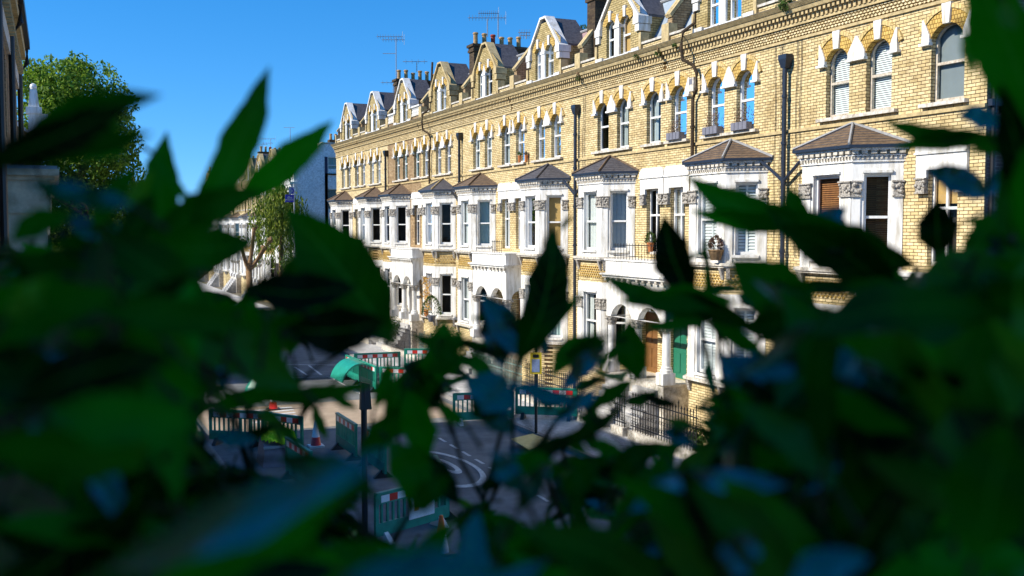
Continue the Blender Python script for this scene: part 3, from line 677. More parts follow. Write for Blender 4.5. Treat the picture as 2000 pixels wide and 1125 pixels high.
    sr.box(F, x0, a0, 0, 0.07, 7.32, 7.84); sr.box(F, a1, x1, 0, 0.07, 7.32, 7.84); sr.box(F, a0, a1, 0, 0.07, 7.5, 7.84)
    sr.box(F, x0 - 0.03, x1 - 0.0, 0, 0.11, 7.84, 7.88); sr.prism(F, [(x0 - 0.02, 7.88), (x1 - 0.0, 7.88), (x1 - 0.0, 8.05), (x1 - 0.12, 8.17), (x0 + 0.12, 8.17), (x0 - 0.02, 8.05)], 0, 0.08)
    sr.build('window_surround', 'white', h)
    c2 = MB(); capital(c2, F, x0 + 0.03, a0 - 0.02, -0.02, 0.09, 7.02, 7.3, rs); capital(c2, F, a1 + 0.02, x1 - 0.02, -0.02, 0.09, 7.02, 7.3, rs); c2.build('carved_capital', 'carved', h)
    # ---- half of the shared porch
    pn = 1.08; px0 = 4.06; G = MB()
    wall_open(G, lambda a, b, z: F(a, b + pn, z), px0, wd, 3.42, 4.62, [(px0 + 0.27, wd - 0.17, 3.42, 3.43, 0.42)], 0.22)
    SM = lambda a, b, z: F(px0 - b, a, z)
    wall_open(G, SM, 0.0, pn, 3.42, 4.62, [(0.12, pn - 0.24, 3.42, 3.43, 0.34)], 0.2)
    G.box(F, px0, wd, 0.0, pn + 0.02, 4.62, 4.68); porch = G.build('porch', 'white', h)
    PB = MB(); PB.box(F, px0 - 0.1, wd, 0.0, pn + 0.12, 4.68, 4.76); PB.box(F, px0 - 0.16, wd, 0, pn + 0.18, 4.76, 4.81); PB.box(F, px0 - 0.02, wd, 0, pn + 0.03, 4.81, 5.22); PB.box(F, px0 - 0.06, wd, -0.0, pn + 0.07, 5.22, 5.27); PB.build('balcony_parapet', 'white', porch)
    PD = MB(); k = px0
    while k < wd - 0.1: PD.box(F, k, k + 0.12, pn, pn + 0.10, 4.57, 4.66); k += 0.36
    PD.build('porch_dentils', 'white_worn', porch)
    bs = MB(); cy = 1.62
    bs.box(F, px0, wd, -0.0, pn + 0.05, -0.05, cy)
    for k in range(8): bs.box(F, px0 + 0.35, wd - 0.25 if d == 1 else wd - 0.25, pn + 0.05, pn + 0.05 + 0.14 * (8 - k), -0.05 + 0.0, cy - 0.2 * k - 0.1) if False else None
    st = MB()
    for k in range(8):
        st.box(F, px0 + 0.3, wd - 0.2, pn + 0.05 + 0.13 * k, pn + 0.05 + 0.13 * (k + 1), -0.05, cy - 0.19 * (k + 1))
    bs.build('porch_base', 'white_worn', porch); st.build('steps', 'paving', porch)
    pd = MB(); cols = [(px0 + 0.13, pn - 0.13)] + ([(wd - 0.0, pn - 0.13)] if d == -1 or cfg.get('solo') else [])
    for a, b in cols: pd.box(F, a - 0.2, min(a + 0.2, wd + 0.2), b - 0.19, b + 0.24, cy, cy + 0.35); pd.cut()
    pd.box(F, px0, px0 + 0.24, 0.0, 0.14, cy, 3.42); pd.build('pedestal', 'white', porch)
    for a, b in cols: round_column(porch, F(a, b, 0), cy + 0.35, 3.43)
    dd = MB(); dd.box(F, 4.55, 5.45, -0.16, -0.11, 1.62, 3.55)
    for q in (0, 1):
        for zz in (1.8, 2.6): dd.box(F, 4.65 + q * 0.4, 4.95 + q * 0.4, -0.11, -0.09, zz, zz + 0.6)
    dd = dd.build('front_door', cfg.get('door', 'door_white'), h)
    fl = MB(); fl.box(F, 4.55, 5.45, -0.16, -0.12, 3.58, 4.0); fl.build('fanlight', 'glass', dd)
    # ---- pipes
    if cfg.get('pipe'):
        p = MB(); o_ = 0.02
        p.tube([F(o_, 0.14, 0.15), F(o_, 0.14, 10.5)], 0.06, 10)
        for z in (1.5, 3.4, 5.6, 7.0, 8.4, 9.6): p.tube([F(o_, 0.14, z), F(o_, 0.14, z + 0.08)], 0.078, 10)
        p.tube([F(o_, 0.14, 7.45), F(0.45, 0.16, 7.75), F(0.85, 0.2, 8.0)], 0.045, 7)
        p.tube([F(o_, 0.14, 7.45), F(-0.42, 0.16, 7.75), F(-0.8, 0.2, 8.0)], 0.045, 7)
        p.build('drainpipe', cfg['pipe'], h)
        q = MB(); q.hull8([F(-0.06, 0.02, 10.36), F(0.10, 0.02, 10.36), F(0.10, 0.2, 10.36), F(-0.06, 0.2, 10.36), F(-0.14, 0.02, 10.58), F(0.18, 0.02, 10.58), F(0.18, 0.24, 10.58), F(-0.14, 0.24, 10.58)])
        q.box(F, -0.14, 0.18, 0.02, 0.24, 10.58, 10.7); q.build('rainwater_hopper', cfg['pipe'], h)
    if cfg.get('pipe2'):                 # thin swan-neck soil pipe near the shared porch boundary
        a = cfg['pipe2']; p = MB()
        p.tube([F(a + 0.1, -0.1, 14.6), F(a + 0.1, 0.02, 12.3), F(a + 0.1, 0.42, 12.0), F(a + 0.13, 0.46, 11.6), F(a + 0.1, 0.42, 11.2), F(a - 0.12, 0.2, 11.02), F(a - 0.2, 0.13, 10.8), F(a - 0.2, 0.13, 10.3), F(a, 0.12, 10.05), F(a, 0.12, 5.4)], 0.055, 8)
        for z in (9.2, 8.0, 6.8): p.tube([F(a, 0.12, z), F(a, 0.12, z + 0.07)], 0.075, 8)
        p.build('soil_pipe', 'brick_soot', h)
    cb = MB()                            # slack cables on the brickwork
    for a in cfg.get('cables', ()):
        pts = [F(a + 0.03 * math.sin(k * 1.3 + a), 0.03, 11.0 - k * 0.55) for k in range(11)]; cb.tube(pts, 0.009, 4); cb.cut()
    if cb.v: cb.build('cable', 'black', h)
    return h

HY = [21.48, 33.12, 44.76, 56.40, 68.04]     # downpipe boundaries
cfgs = [
 (HY[0], -1, dict(w=6.2, ends=('uW',), side_face=1, cov2=('blind', 'blind', 'greyboard'), cov1=('wood', 'wood', 'wood'), cov0=('curtain', 'curtain_blue', 'curtain'), covs='half_roller', bayroof='slate_brown', door='door_green', pipe='pipe', cables=(0.35, 0.5), roof='slate', dorm_cov=('dark', 'curtain'), wf2='dirtyframe', stack=(0.0, 0.5, 3.2, 14.8, 6), solo=1),
  'nearest house at the right end, white slatted blinds in its paired top windows'),
 (HY[0], 1, dict(cov2=('dark', 'dark', 'dark'), cov1=('louvre', 'louvre', 'louvre'), cov0=('louvre', 'louvre', 'louvre'), covs='curtain_sides', bayroof='slate_brown', door='door_green', cables=(0.2, 0.28, 0.5), roof='lead', pipe2=4.28 - 0.1, dorm_cov=('curtain_sides', 'curtain_sides'), keymat='white'),
  'house with grey window boxes above and white louvred shutters in the bay'),
 (HY[1], -1, dict(cov2=('dark', 'curtain_sides', 'curtain_sides'), cov1=('curtain_blue', 'curtain', 'curtain'), cov0=('curtain', 'curtain_sides', 'curtain_sides'), bayroof='slate', hip='slate_brown', door='door_brown', pipe='pipe', cables=(0.4, 0.55), roof='lead', dorm_cov=('dark', 'tanblind'), stack=(0.0, 0.5, 3.2, 14.8, 6)),
  'house with long white bay curtains and a tan blind in its dormer'),
 (HY[1], 1, dict(cov2=('dark', 'dark', 'curtain_sides'), cov1=('tanblind', 'tanblind', 'tanblind'), cov0=('curtain_blue', 'curtain_blue', 'curtain'), bayroof='slate', hip='slate', door='door_brown', roof='pinkroof', dorm_cov=('curtain', 'dark'), upcoping='stone'),
  'house with a faded pink mansard roof and tan blinds drawn in its first floor bay'),
 (HY[2], -1, dict(cov2=('curtain', 'curtain', 'curtain_sides'), cov1=('curtain', 'curtain', 'curtain_blue'), cov0=('dark', 'curtain_sides', 'dark'), covs='curtain', bayroof='slate_brown', hip='slate_brown', door='door_brown', pipe='black', gable='stone', roof='lead', dorm_cov=('curtain_sides', 'dark'), stack=(0.0, 0.5, 3.1, 14.8, 6, 2), wf2='frame'),
  'house under the chimney stack with one red pot, its dormer gable coping mossy brown'),
 (HY[2], 1, dict(cov2=('wood', 'wood', 'dark'), cov1=('dark', 'dark', 'dark'), cov0=('dark', 'dark', 'dark'), bayroof='slate', hip='stone', door='door_white', gable='stone', roof='slate', dorm_cov=('curtain', 'curtain_sides'), wf2='frame', pipe2=4.2),
  'house with reddish brown blinds upstairs and a dried golden plant below'),
 (HY[3], -1, dict(cov2=('curtain_blue', 'curtain_blue', 'curtain_blue'), cov1=('curtain_sides', 'dark', 'dark'), cov0=('dark', 'dark', 'dark'), bayroof='slate_brown', hip='slate_brown', door='door_white', pipe='black', roof='slate_brown', dorm_cov=('curtain', 'curtain'), balustrade=1, stack=(0.0, 0.5, 3.0, 14.75, 6), brick='brick_brown'),
  'browner brick house with a white balustrade on its parapet, beside the columned porch'),
 (HY[3], 1, dict(cov2=('curtain', 'curtain', 'dark'), cov1=('dark', 'blind_half', 'blind_half'), cov0=('dark', 'dark', 'dark'), bayroof='slate_brown', hip='slate_brown', roof='slate', dorm_cov=('curtain', 'curtain'), brick='brick_clean'),
  'pale brick house second from the far end of the near terrace'),
 (HY[4], -1, dict(ends=('u0',), cov2=('curtain', 'dark', 'dark'), cov1=('dark', 'dark', 'dark'), cov0=('dark', 'dark', 'dark'), bayroof='slate_brown', hip='slate_brown', pipe=None, roof='slate', dorm_cov=('curtain', 'dark'), brick='brick_clean', stack=(W + 0.0, 1.2, 3.2, 14.2, 4)),
  'last house of the near terrace, at the far end beside the side street'),
]
houses = []
for i, (y, d, c, lab) in enumerate(cfgs): houses.append(make_house(y, d, c, lab, i))

# ------------------------------------------------------------------ farther terrace across the side street (copies share meshes)
index_kids()
far_lab = ['first house of the far terrace, just beyond the white gabled house', 'second house of the far terrace beyond the side street', 'third house of the far terrace beyond the side street', 'fourth house of the far terrace, half hidden by leaves',
           'fifth house of the far terrace, small in the distance', 'sixth house of the far terrace, small in the distance', 'seventh house of the far terrace, very small', 'most distant house of the far terrace']
pv, mv = houses[5], houses[4]            # +1 and -1 prototypes
Y0 = 87.6
for k in range(8):
    src = pv if k % 2 == 0 else mv
    y = Y0 + W * k if k % 2 == 0 else Y0 + W * (k + 1)
    c = copy_tree(src); c.location = (FX, y, 0); c.scale = (1, 1, 0.92); c['label'] = far_lab[k]; c['group'] = 'houses of the far terrace'

# white painted gabled house on the far corner of the side street
def corner_house():
    y0, y1, x0, x1 = 81.5, Y0, FX, 27.5
    h = thing('corner_house', 'white painted corner house with gabled side wall tinted shade blue, black shutters and blue board', 'house', (x0, y0, 0))
    m = MB(); P = [(x0, 0), (x0, 11.1), (19.7, 13.1), (x1, 13.1), (x1, 0)]
    G = lambda a, b, z: (a, y0 - b, z)
    wins = [(20.15, 21.05, 10.72, 12.05, 0), (20.15, 21.05, 7.9, 9.5, 0), (20.15, 21.05, 4.6, 6.4, 0), (20.15, 21.05, 1.4, 3.3, 0)]
    wall_open(m, G, x0, 27.5, 0, 11.1, [wins[1], wins[2], wins[3]], 0.15)
    wall_open(m, G, 19.7, 27.5, 11.1, 13.1, [(20.15, 21.05, 11.1, 12.05, 0)], 0.15)
    m.poly([(x0, y0, 11.1), (19.7, y0, 11.1), (19.7, y0, 13.1)])
    m.poly([(x0, y0, 0), (x0, y1, 0), (x0, y1, 11.1), (x0, y0, 11.1)]); m.poly([(x1, y0, 0), (x1, y1, 0), (x1, y1, 13.1), (x1, y0, 13.1)])
    m.build('wall', 'shade_blue_brick', h)
    for w_ in wins:
        zz = max(w_[2], 10.72); window(h, G, w_[0], w_[1], zz, w_[3], 0, -0.05, 'curtain_blue')  # pale curtain added so the panes look as bright as reflecting glass
        s = MB(); s.box(G, w_[0] - 0.26, w_[0] - 0.03, 0.0, 0.05, zz, w_[3]); s.cut(); s.box(G, w_[1] + 0.03, w_[1] + 0.42, 0.0, 0.05, zz, w_[3]); s.build('shutter', 'shutter', h)
        s = MB(); s.box(G, w_[0] - 0.06, w_[1] + 0.06, 0.0, 0.12, zz - 0.1, zz); s.build('window_sill', 'white', h)
    r = MB(); r.hull8([(x0 - 0.2, y0 - 0.15, 11.02), (19.7, y0 - 0.15, 13.12), (19.7, y1, 13.12), (x0 - 0.2, y1, 11.02), (x0 - 0.2, y0 - 0.15, 11.14), (19.7, y0 - 0.15, 13.24), (19.7, y1, 13.24), (x0 - 0.2, y1, 11.14)])
    r.box(WM, 19.7, x1, y0 - 0.1, y1, 13.12, 13.2); r.build('roof', 'white_worn', h)
    c = MB(); c.box(WM, x0 - 0.35, x0 + 0.25, y0 - 0.2, y1, 9.8, 10.0); c.box(WM, x0 - 0.28, x0 + 0.2, y0 - 0.1, y1, 9.62, 9.8); c.box(WM, x0 - 0.22, x0 + 0.15, y0 - 0.1, y1, 9.2, 9.3); c.build('cornice', 'white', h)
    q = MB(); q.box(WM, x0 - 0.12, x0 + 0.3, y0 - 0.05, y0 + 0.3, 0, 9.6); q.build('pilaster', 'white', h)
    f = MB(); f.box(WM, x0 - 0.9, x0, y0 + 0.8, y0 + 3.8, 0, 7.4); f.build('bay_window', 'white', h)
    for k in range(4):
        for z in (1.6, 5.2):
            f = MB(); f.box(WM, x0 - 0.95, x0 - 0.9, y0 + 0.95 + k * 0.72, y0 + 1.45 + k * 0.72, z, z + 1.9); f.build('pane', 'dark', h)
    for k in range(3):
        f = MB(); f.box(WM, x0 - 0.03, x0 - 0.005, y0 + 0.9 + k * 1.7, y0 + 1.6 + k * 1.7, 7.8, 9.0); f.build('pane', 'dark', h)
    p = MB(); p.tube([(x0 - 0.2, y0 + 0.5, 0), (x0 - 0.2, y0 + 0.5, 11)], 0.06, 6); p.build('drainpipe', 'black', h)
    c = MB(); c.box(WM, 20.6, 22.2, y0 + 1.2, y0 + 1.9, 13.1, 13.55); c = c.build('chimney', 'brick_soot', h)
    for k in range(4):
        p = MB(); p.lathe((20.8 + k * 0.4, y0 + 1.55, 13.55), [(0.12, 0), (0.10, 0.4), (0.13, 0.42), (0.10, 0.5)], 8); p.build('chimney_pot', 'pot_buff', c)
corner_house()
def estate_board():
    Y = 75.0; a, b = on_y(557, 380, Y), on_y(574, 395, Y)
    t = thing('letting_board', 'blue estate board with white lettering on a post before the white gabled house', 'sign', (a.x, Y, 0))
    x0, x1 = a.x, b.x; z0 = b.z; z1 = a.z
    m = MB(); m.box(WM, x1 - 0.0, x1 + 0.07, Y + 0.03, Y + 0.1, 0.13, z1 + 0.8); m.build('post', 'white', t)
    m = MB(); m.box(WM, x0, x1, Y - 0.02, Y + 0.02, z0, z1); bd = m.build('panel', 'blue', t)
    m = MB(); m.box(WM, x0 + 0.28, x1, Y - 0.02, Y + 0.02, z1 + 0.03, z1 + 0.55); pn = m.build('panel', 'paleblue', t)
    m = MB(); N = 12
    for k in range(N):
        f = lambda t_, r: (x0 + 0.45 + math.sin(t_) * r, z1 + 0.28 + math.cos(t_) * r)
        a0, a1 = math.pi * (k / N) * 1.0, math.pi * ((k + 1) / N) * 1.0
        m.prism(lambda a, b, z: (a, Y - 0.02 - b, z), [f(a0, 0.12), f(a1, 0.12), f(a1, 0.2), f(a0, 0.2)], 0.0, 0.012)
    m.build('emblem', 'blue', pn)
    for txt, sz, cz in (('dba', 0.26, z0 + (z1 - z0) * 0.63), ('property', 0.19, z0 + (z1 - z0) * 0.34)):
        cu = bpy.data.curves.new('lettering', 'FONT'); cu.body = txt; cu.size = sz; cu.align_x = 'CENTER'; cu.align_y = 'CENTER'; cu.extrude = 0.004
        tmp = bpy.data.objects.new('tmp', cu); COL.objects.link(tmp); bpy.context.view_layer.update()
        me = bpy.data.meshes.new_from_object(tmp.evaluated_get(bpy.context.evaluated_depsgraph_get())); bpy.data.objects.remove(tmp)
        ro = ROOT(bd)
        for v in me.vertices: v.co = Vector(((x0 + x1) / 2 + v.co.x - ro[0], Y - 0.03 - v.co.z - ro[1], cz + v.co.y - ro[2]))
        me.materials.clear(); me.materials.append(M['reflwhite']); o = bpy.data.objects.new('lettering', me); COL.objects.link(o); o.parent = bd
estate_board()

# ------------------------------------------------------------------ left terrace (near side of the street)
def left_house(y0, y1, xf, label, bay=True, finial=False, top=11.5):
    h = thing('near_side_house', label, 'house', (xf, y0, 0), 'houses on the near side of the street')
    G = lambda a, b, z: (xf + b, y0 + a, z)
    L = y1 - y0; m = MB()
    ops = [(a, a + 0.9, z, z + 1.7, 0.15) for a in (L * 0.22, L * 0.68) for z in (1.9, 5.4, 8.2)]
    wall_open(m, G, 0, L, 0, top - 0.8, ops, 0.2)
    m.poly([G(0, 0, 0), G(0, -9, 0), G(0, -9, top), G(0, 0, top)]); m.poly([G(L, 0, 0), G(L, -9, 0), G(L, -9, top), G(L, 0, top)]); m.poly([G(0, -9, 0), G(L, -9, 0), G(L, -9, top), G(0, -9, top)])
    m.poly([G(0, 0, top - 0.8), G(L, 0, top - 0.8), G(L, 0, top), G(0, 0, top)])
    m.build('wall', 'brick_brown', h)
    for o in ops: window(h, G, o[0], o[1], o[2], o[3], 0.15, -0.12, 'curtain_sides')
    s = MB(); s.box(G, 0, L, 0.0, 0.08, top - 1.35, top - 0.95); s.build('frieze_band', 'white_worn', h)
    c = MB(); c.box(G, 0, L, 0, 0.14, top - 0.75, top - 0.5); c.box(G, 0, L, 0, 0.26, top - 0.5, top - 0.2); c.build('cornice', 'stone', h)
    k = 0.1; d_ = MB()
    while k < L - 0.1: d_.box(G, k, k + 0.14, 0, 0.2, top - 0.95, top - 0.75); k += 0.4
    d_.build('dentil_course', 'stone', h)
    g_ = MB(); g_.box(G, 0, L, 0.0, 0.38, top - 0.2, top + 0.02); g_.build('gutter', 'black', h)
    r = MB(); r.hull8([G(0, 0.3, top), G(L, 0.3, top), G(L, -9, top), G(0, -9, top), G(0, -3.4, top + 1.6), G(L, -3.4, top + 1.6), G(L, -5, top + 1.6), G(0, -5, top + 1.6)]); r.build('roof', 'slate', h)
    p = MB(); p.tube([G(L - 0.15, 0.3, top - 0.1), G(L - 0.15, 0.3, top - 0.6), G(L - 0.15, 0.1, top - 0.9), G(L - 0.15, 0.1, 0)], 0.07, 8); p.build('drainpipe', 'black', h)
    if bay:
        b = MB(); b.box(G, 0.6, L - 1.0, 0, 0.78, 0.0, 6.5); b.build('bay_window', 'cream', h)
        b = MB(); b.box(G, 0.55, L - 0.95, 0, 0.84, 6.5, 7.1); b.box(G, 0.5, L - 0.9, 0, 0.92, 7.1, 7.18); b.box(G, 0.4, L - 0.8, 0, 1.0, 7.18, 7.3); b.build('bay_cornice', 'cream', h)
        b = MB(); b.box(G, 0.42, L - 0.82, 0, 0.97, 7.3, 7.36); b.build('bay_roof', 'lead', h)
        for k in range(3):
            b = MB(); b.box(G, 0.9 + k * 1.1, 1.6 + k * 1.1, 0.80, 0.81, 4.2, 6.1); b.build('pane', 'glass', h)
            b = MB(); b.box(G, 0.9 + k * 1.1, 1.6 + k * 1.1, 0.785, 0.79, 4.2, 6.1); b.build('room_shadow', 'dark', h)
    return h
left_house(26.2, 32.4, -0.9, 'brown brick house at the left edge with black gutter and downpipe against the sky')
left_house(20.0, 26.2, -0.9, 'brown brick house at the left edge, cream bay cornice behind the leaves', bay=True)
left_house(13.8, 20.0, -0.9, 'nearest brown brick house, cut by the left edge of the photo', bay=False)
left_house(7.0, 13.8, -4.0, 'set back brown brick house outside the left edge', bay=False)
left_house(0.0, 6.8, -4.0, 'brown brick house beside the viewpoint', bay=False)
left_house(-7.0, -0.2, -4.0, 'brown brick house behind the viewpoint', bay=False)
for k, lab_ in enumerate(('near side house just past the white obelisk gable', 'near side house hidden by the big street tree', 'near side house beyond the big street tree', 'far near side house at the end of the row')):
    left_house(50.6 + k * 9.2, 59.7 + k * 9.2, -1.7, lab_, bay=False, top=11.0)
# gabled house farther down with obelisk finial
h = left_house(44.0, 50.5, -1.6, 'house beyond the left edge with a white coped gable and white obelisk finial', bay=False, top=10.3)
f = on_y(66, 210, 44.0); q = MB()
zb = f.z; q.box(WM, f.x - 0.28, f.x + 0.28, 43.75, 44.3, zb - 0.25, zb)
q.hull8([(f.x - 0.2, 43.85, zb), (f.x + 0.2, 43.85, zb), (f.x + 0.2, 44.2, zb), (f.x - 0.2, 44.2, zb), (f.x - 0.12, 43.93, zb + 0.7), (f.x + 0.12, 43.93, zb + 0.7), (f.x + 0.12, 44.12, zb + 0.7), (f.x - 0.12, 44.12, zb + 0.7)])
q.lathe((f.x, 44.02, zb + 0.8), [(0.02, -0.12), (0.11, -0.08), (0.13, 0), (0.1, 0.09), (0.01, 0.13)], 10); q.box(WM, f.x - 0.2, f.x + 0.5, 43.8, 44.2, zb - 1.6, zb - 0.25); q.build('finial', 'white', h)
q = MB(); q.hull8([(-9, 43.85, zb - 1.2), (f.x, 43.85, zb - 1.2), (f.x, 44.2, zb - 1.2), (-9, 44.2, zb - 1.2), (-5, 43.85, zb + 2.2), (-4.8, 43.85, zb + 2.2), (-4.8, 44.2, zb + 2.2), (-5, 44.2, zb + 2.2)]); q.build('gable_wall', 'brick_brown', h)
q = MB(); q.hull8([(-0.4 + f.x, 43.7, zb - 0.9), (f.x + 0.0, 43.7, zb - 1.1), (f.x, 44.4, zb - 1.1), (-0.4 + f.x, 44.4, zb - 0.9), (-4.9, 43.7, zb + 2.35), (-4.7, 43.7, zb + 2.5), (-4.7, 44.4, zb + 2.5), (-4.9, 44.4, zb + 2.35)]); q.build('gable_coping', 'white', h)

# ------------------------------------------------------------------ aerials
def aerial(px, ybase, ytop, Y, X, booms, label, tilt=0):
    """mast standing on (X, Y); booms: (height fraction, left px, right px)"""
    r0 = on_x(px, ybase, X); r1 = on_x(px, ytop, X)
    b = Vector((X, r0.y, r0.z)); tp = Vector((X, r0.y, r1.z))
    t = thing('tv_aerial', label, 'aerial', tuple(b), 'television aerials on the roofs')
    s = (b - CP).dot(FWD) / FPX; rg = Vector((RGT.x, RGT.y, 0)).normalized()
    m = MB(); m.tube([b, tp], 0.03, 6); m.build('mast', 'metal', t)
    for fr, l, r, els in booms:
        c = b + (tp - b) * fr; m = MB(); p, q = c - rg * (px - l) * s, c + rg * (r - px) * s; q.z += 0.05; p.z += 0.05
        m.tube([p, q], 0.018, 5)
        for k in range(els):
            e = p + (q - p) * (k + 0.5) / els; n = Vector((rg.y * 0.5, -rg.x * 0.5, 0.86)) * 0.14
            m.tube([e - n, e + n], 0.008, 4)
        if els > 5: m.tube([q + Vector((0, 0, -0.3)), q, q + Vector((0, 0, 0.3))], 0.012, 4)
        m.build('boom', 'metal', t)
XS = FX + 0.9
aerial(774, 160, 73, 0, XS, ((1.0, 736, 787, 10), (0.93, 746, 790, 8), (0.62, 748, 774, 0)), 'tallest aerial, a grey mast with three booms rising left of the dark chimney stack')
aerial(814, 140, 122, 0, XS + 1.2, ((1.0, 787, 835, 4),), 'small aerial above the six chimney pots')
aerial(768, 186, 163, 0, FX + 1.3, ((1.0, 744, 768, 3),), 'small aerial beside the three far chimney pots')
aerial(952, 72, 37, 0, XS + 0.6, ((1.0, 914, 988, 12),), 'lower of two toothed aerials over the stack with the red pot')
aerial(973, 74, 28, 0, XS + 1.4, ((1.0, 934, 974, 10),), 'upper of two toothed aerials over the stack with the red pot')
aerial(1028, 76, 66, 0, FX + 1.2, ((1.0, 1012, 1036, 5), (0.4, 1014, 1036, 4)), 'compact white aerial on the party wall right of the stack')
aerial(529, 300, 272, 0, FX + 2.5, ((1.0, 505, 538, 6), (0.7, 512, 534, 4)), 'spindly aerial on the far terrace roofs left of the white gable')
aerial(513, 300, 283, 0, FX + 2.0, ((1.0, 496, 524, 5),), 'crossed aerial beside the spindly one on the far terrace')
aerial(567, 275, 250, 0, FX + 2.5, ((1.0, 554, 576, 0),), 'plain t-shaped aerial left of the white gable roof')

# ------------------------------------------------------------------ foliage helpers
def leafquad(mb, c, n, ax, L, wd):
    s = n.cross(ax).normalized(); i = len(mb.v)
    mb.v += [tuple(c - ax * L / 2), tuple(c + s * wd / 2), tuple(c + ax * L / 2), tuple(c - s * wd / 2)]; mb.f.append((i, i + 1, i + 2, i + 3))
def rv(rs):
    while 1:
        v = Vector((rs.uniform(-1, 1), rs.uniform(-1, 1), rs.uniform(-1, 1)))
        if 0.05 < v.length < 1: return v.normalized()
def crown(name, mat, par, blobs, n, L, seed, droop=0.0):
    rs = random.Random(seed); mb = MB(); tot = sum(b[1] ** 2 for b in blobs)
    for c, r, sz in blobs:
        c = Vector(c)
        for k in range(int(n * r * r / tot)):
            d = rv(rs); rr = r * (rs.random() ** 0.35) * (1 + 0.12 * math.sin(d.x * 7 + d.z * 5))
            p = c + Vector((d.x * rr, d.y * rr, d.z * rr * sz)); ax = (rv(rs) + Vector((0, 0, -droop))).normalized(); nn = (rv(rs) * 0.8 + d * 0.5 + Vector((0, 0, 0.4))).normalized()
            l = L * rs.uniform(0.6, 1.3); leafquad(mb, p, nn, ax, l, l * 0.5)
    return mb.build(name, mat, par)
def branchy(mb, p, d, L, r, depth, rs, up=0.15):
    q = p + d * L; mid = (p + q) / 2 + rv(rs) * L * 0.06; mb.tube([p, mid, q], [r, r * 0.85, r * 0.68], 7)
    if depth:
        for k in range(3): branchy(mb, q, (d + rv(rs) * 0.75 + Vector((0, 0, up))).normalized(), L * 0.68, r * 0.62, depth - 1, rs, up)

# big street tree on the left
t = thing('street_tree', 'large dense green street tree at the left against the blue sky', 'tree', (3.1, 62, 0.13))
m = MB(); rs = random.Random(3); branchy(m, Vector((3.1, 62, 0.1)), Vector((0, 0, 1)), 4.2, 0.34, 3, rs); m.build('trunk', 'bark', t)
bl = []
for px, py, r, yy in ((120, 165, 55, 60), (170, 190, 72, 62), (90, 190, 55, 63), (215, 215, 50, 61), (110, 250, 75, 61), (190, 270, 75, 60), (235, 290, 42, 62), (150, 340, 80, 61), (215, 355, 65, 62), (245, 400, 50, 61), (90, 330, 70, 63), (160, 430, 80, 61), (230, 460, 60, 60), (100, 420, 60, 62), (60, 150, 38, 61), (150, 130, 28, 61)):
    c = on_y(px, py, yy); bl.append((tuple(c), r * (c - CP).dot(FWD) / FPX, 1.0))
crown('crown', 'leaf_tree', t, bl, 42000, 0.24, 5)
# tree behind the roofs
c = on_y(1118, 60, 46); t = thing('garden_tree', 'tree top showing over the pink mansard roof beside the tall chimney', 'tree', (c.x, 46, 0))
m = MB(); m.tube([(c.x, 46, 0), (c.x + 0.3, 46, 8), (c.x, 46, c.z)], [0.3, 0.22, 0.08], 7); m.build('trunk', 'bark', t)
crown('crown', 'leaf_shrub', t, [((c.x, 46, c.z - 0.2), 0.62, 0.8), ((c.x - 0.6, 46, c.z - 0.6), 0.5, 0.8), ((c.x + 0.7, 46, c.z - 0.1), 0.6, 0.8), ((c.x + 0.9, 46.4, c.z - 1.2), 0.9, 1)], 1500, 0.17, 6)
# pollarded plane trees on the far pavements
def pollard(X, Y, tips, label, seed, shoots=True):
    t = thing('pollarded_tree', label, 'tree', (X, Y, 0.13), 'pollarded street trees'); rs = random.Random(seed); m = MB()
    z0 = 3.2 + rs.random() * 0.4; m.tube([(X, Y, 0.1), (X + 0.05, Y, 1.6), (X, Y, z0)], [0.24, 0.2, 0.22], 9)
    cr = MB()
    for dx, dy, dz in tips:
        e = Vector((X + dx, Y + dy, z0 + dz)); b = Vector((X, Y, z0)); md = b + (e - b) * 0.5 + Vector((0, 0, -0.12)); m.tube([b, md, e - (e - b) * 0.1, e, e + (e - b) * 0.06], [0.17, 0.13, 0.11, 0.2, 0.1], 8)
        for k in range(5): c = e + rv(rs) * 0.14; m.lathe(tuple(c), [(0.02, -0.1), (0.1, -0.05), (0.12, 0.02), (0.07, 0.1), (0.01, 0.13)], 7)
        for k in range(46 if shoots else 6):
            p = e + rv(rs) * 0.35 + Vector((0, 0, 0.3)); leafquad(cr, p, rv(rs), rv(rs), 0.2, 0.13)
    m.build('trunk', 'bark', t, True); cr.build('crown', 'leaf_yellow', t)
def pol_at(px, Y, X, tipx, label, seed):
    tips = []
    for tx, ty in tipx:
        e = on_y(tx, ty, Y + random.Random(tx).uniform(-0.8, 0.8)); tips.append((e.x - X, e.y - Y, e.z - 3.4))
    pollard(X, Y, tips, label, seed)
pol_at(575, 58, 12.3, ((572, 535), (545, 565), (590, 548), (540, 575)), 'knobbly pollarded tree whose sunlit limb ends right of the hanging ivy', 11)
pol_at(495, 72, 12.2, ((497, 443), (528, 468), (470, 478), (515, 485)), 'taller pollarded tree with a dark knob before the far bay roofs', 12)
pol_at(415, 56, 6.2, ((412, 512), (425, 505), (388, 515), (400, 525)), 'pollarded tree with an orange lit stump at centre left', 13)
pol_at(385, 95, 8.0, ((378, 402), (413, 410), (392, 420)), 'distant pollarded tree with two dark knobs', 14)
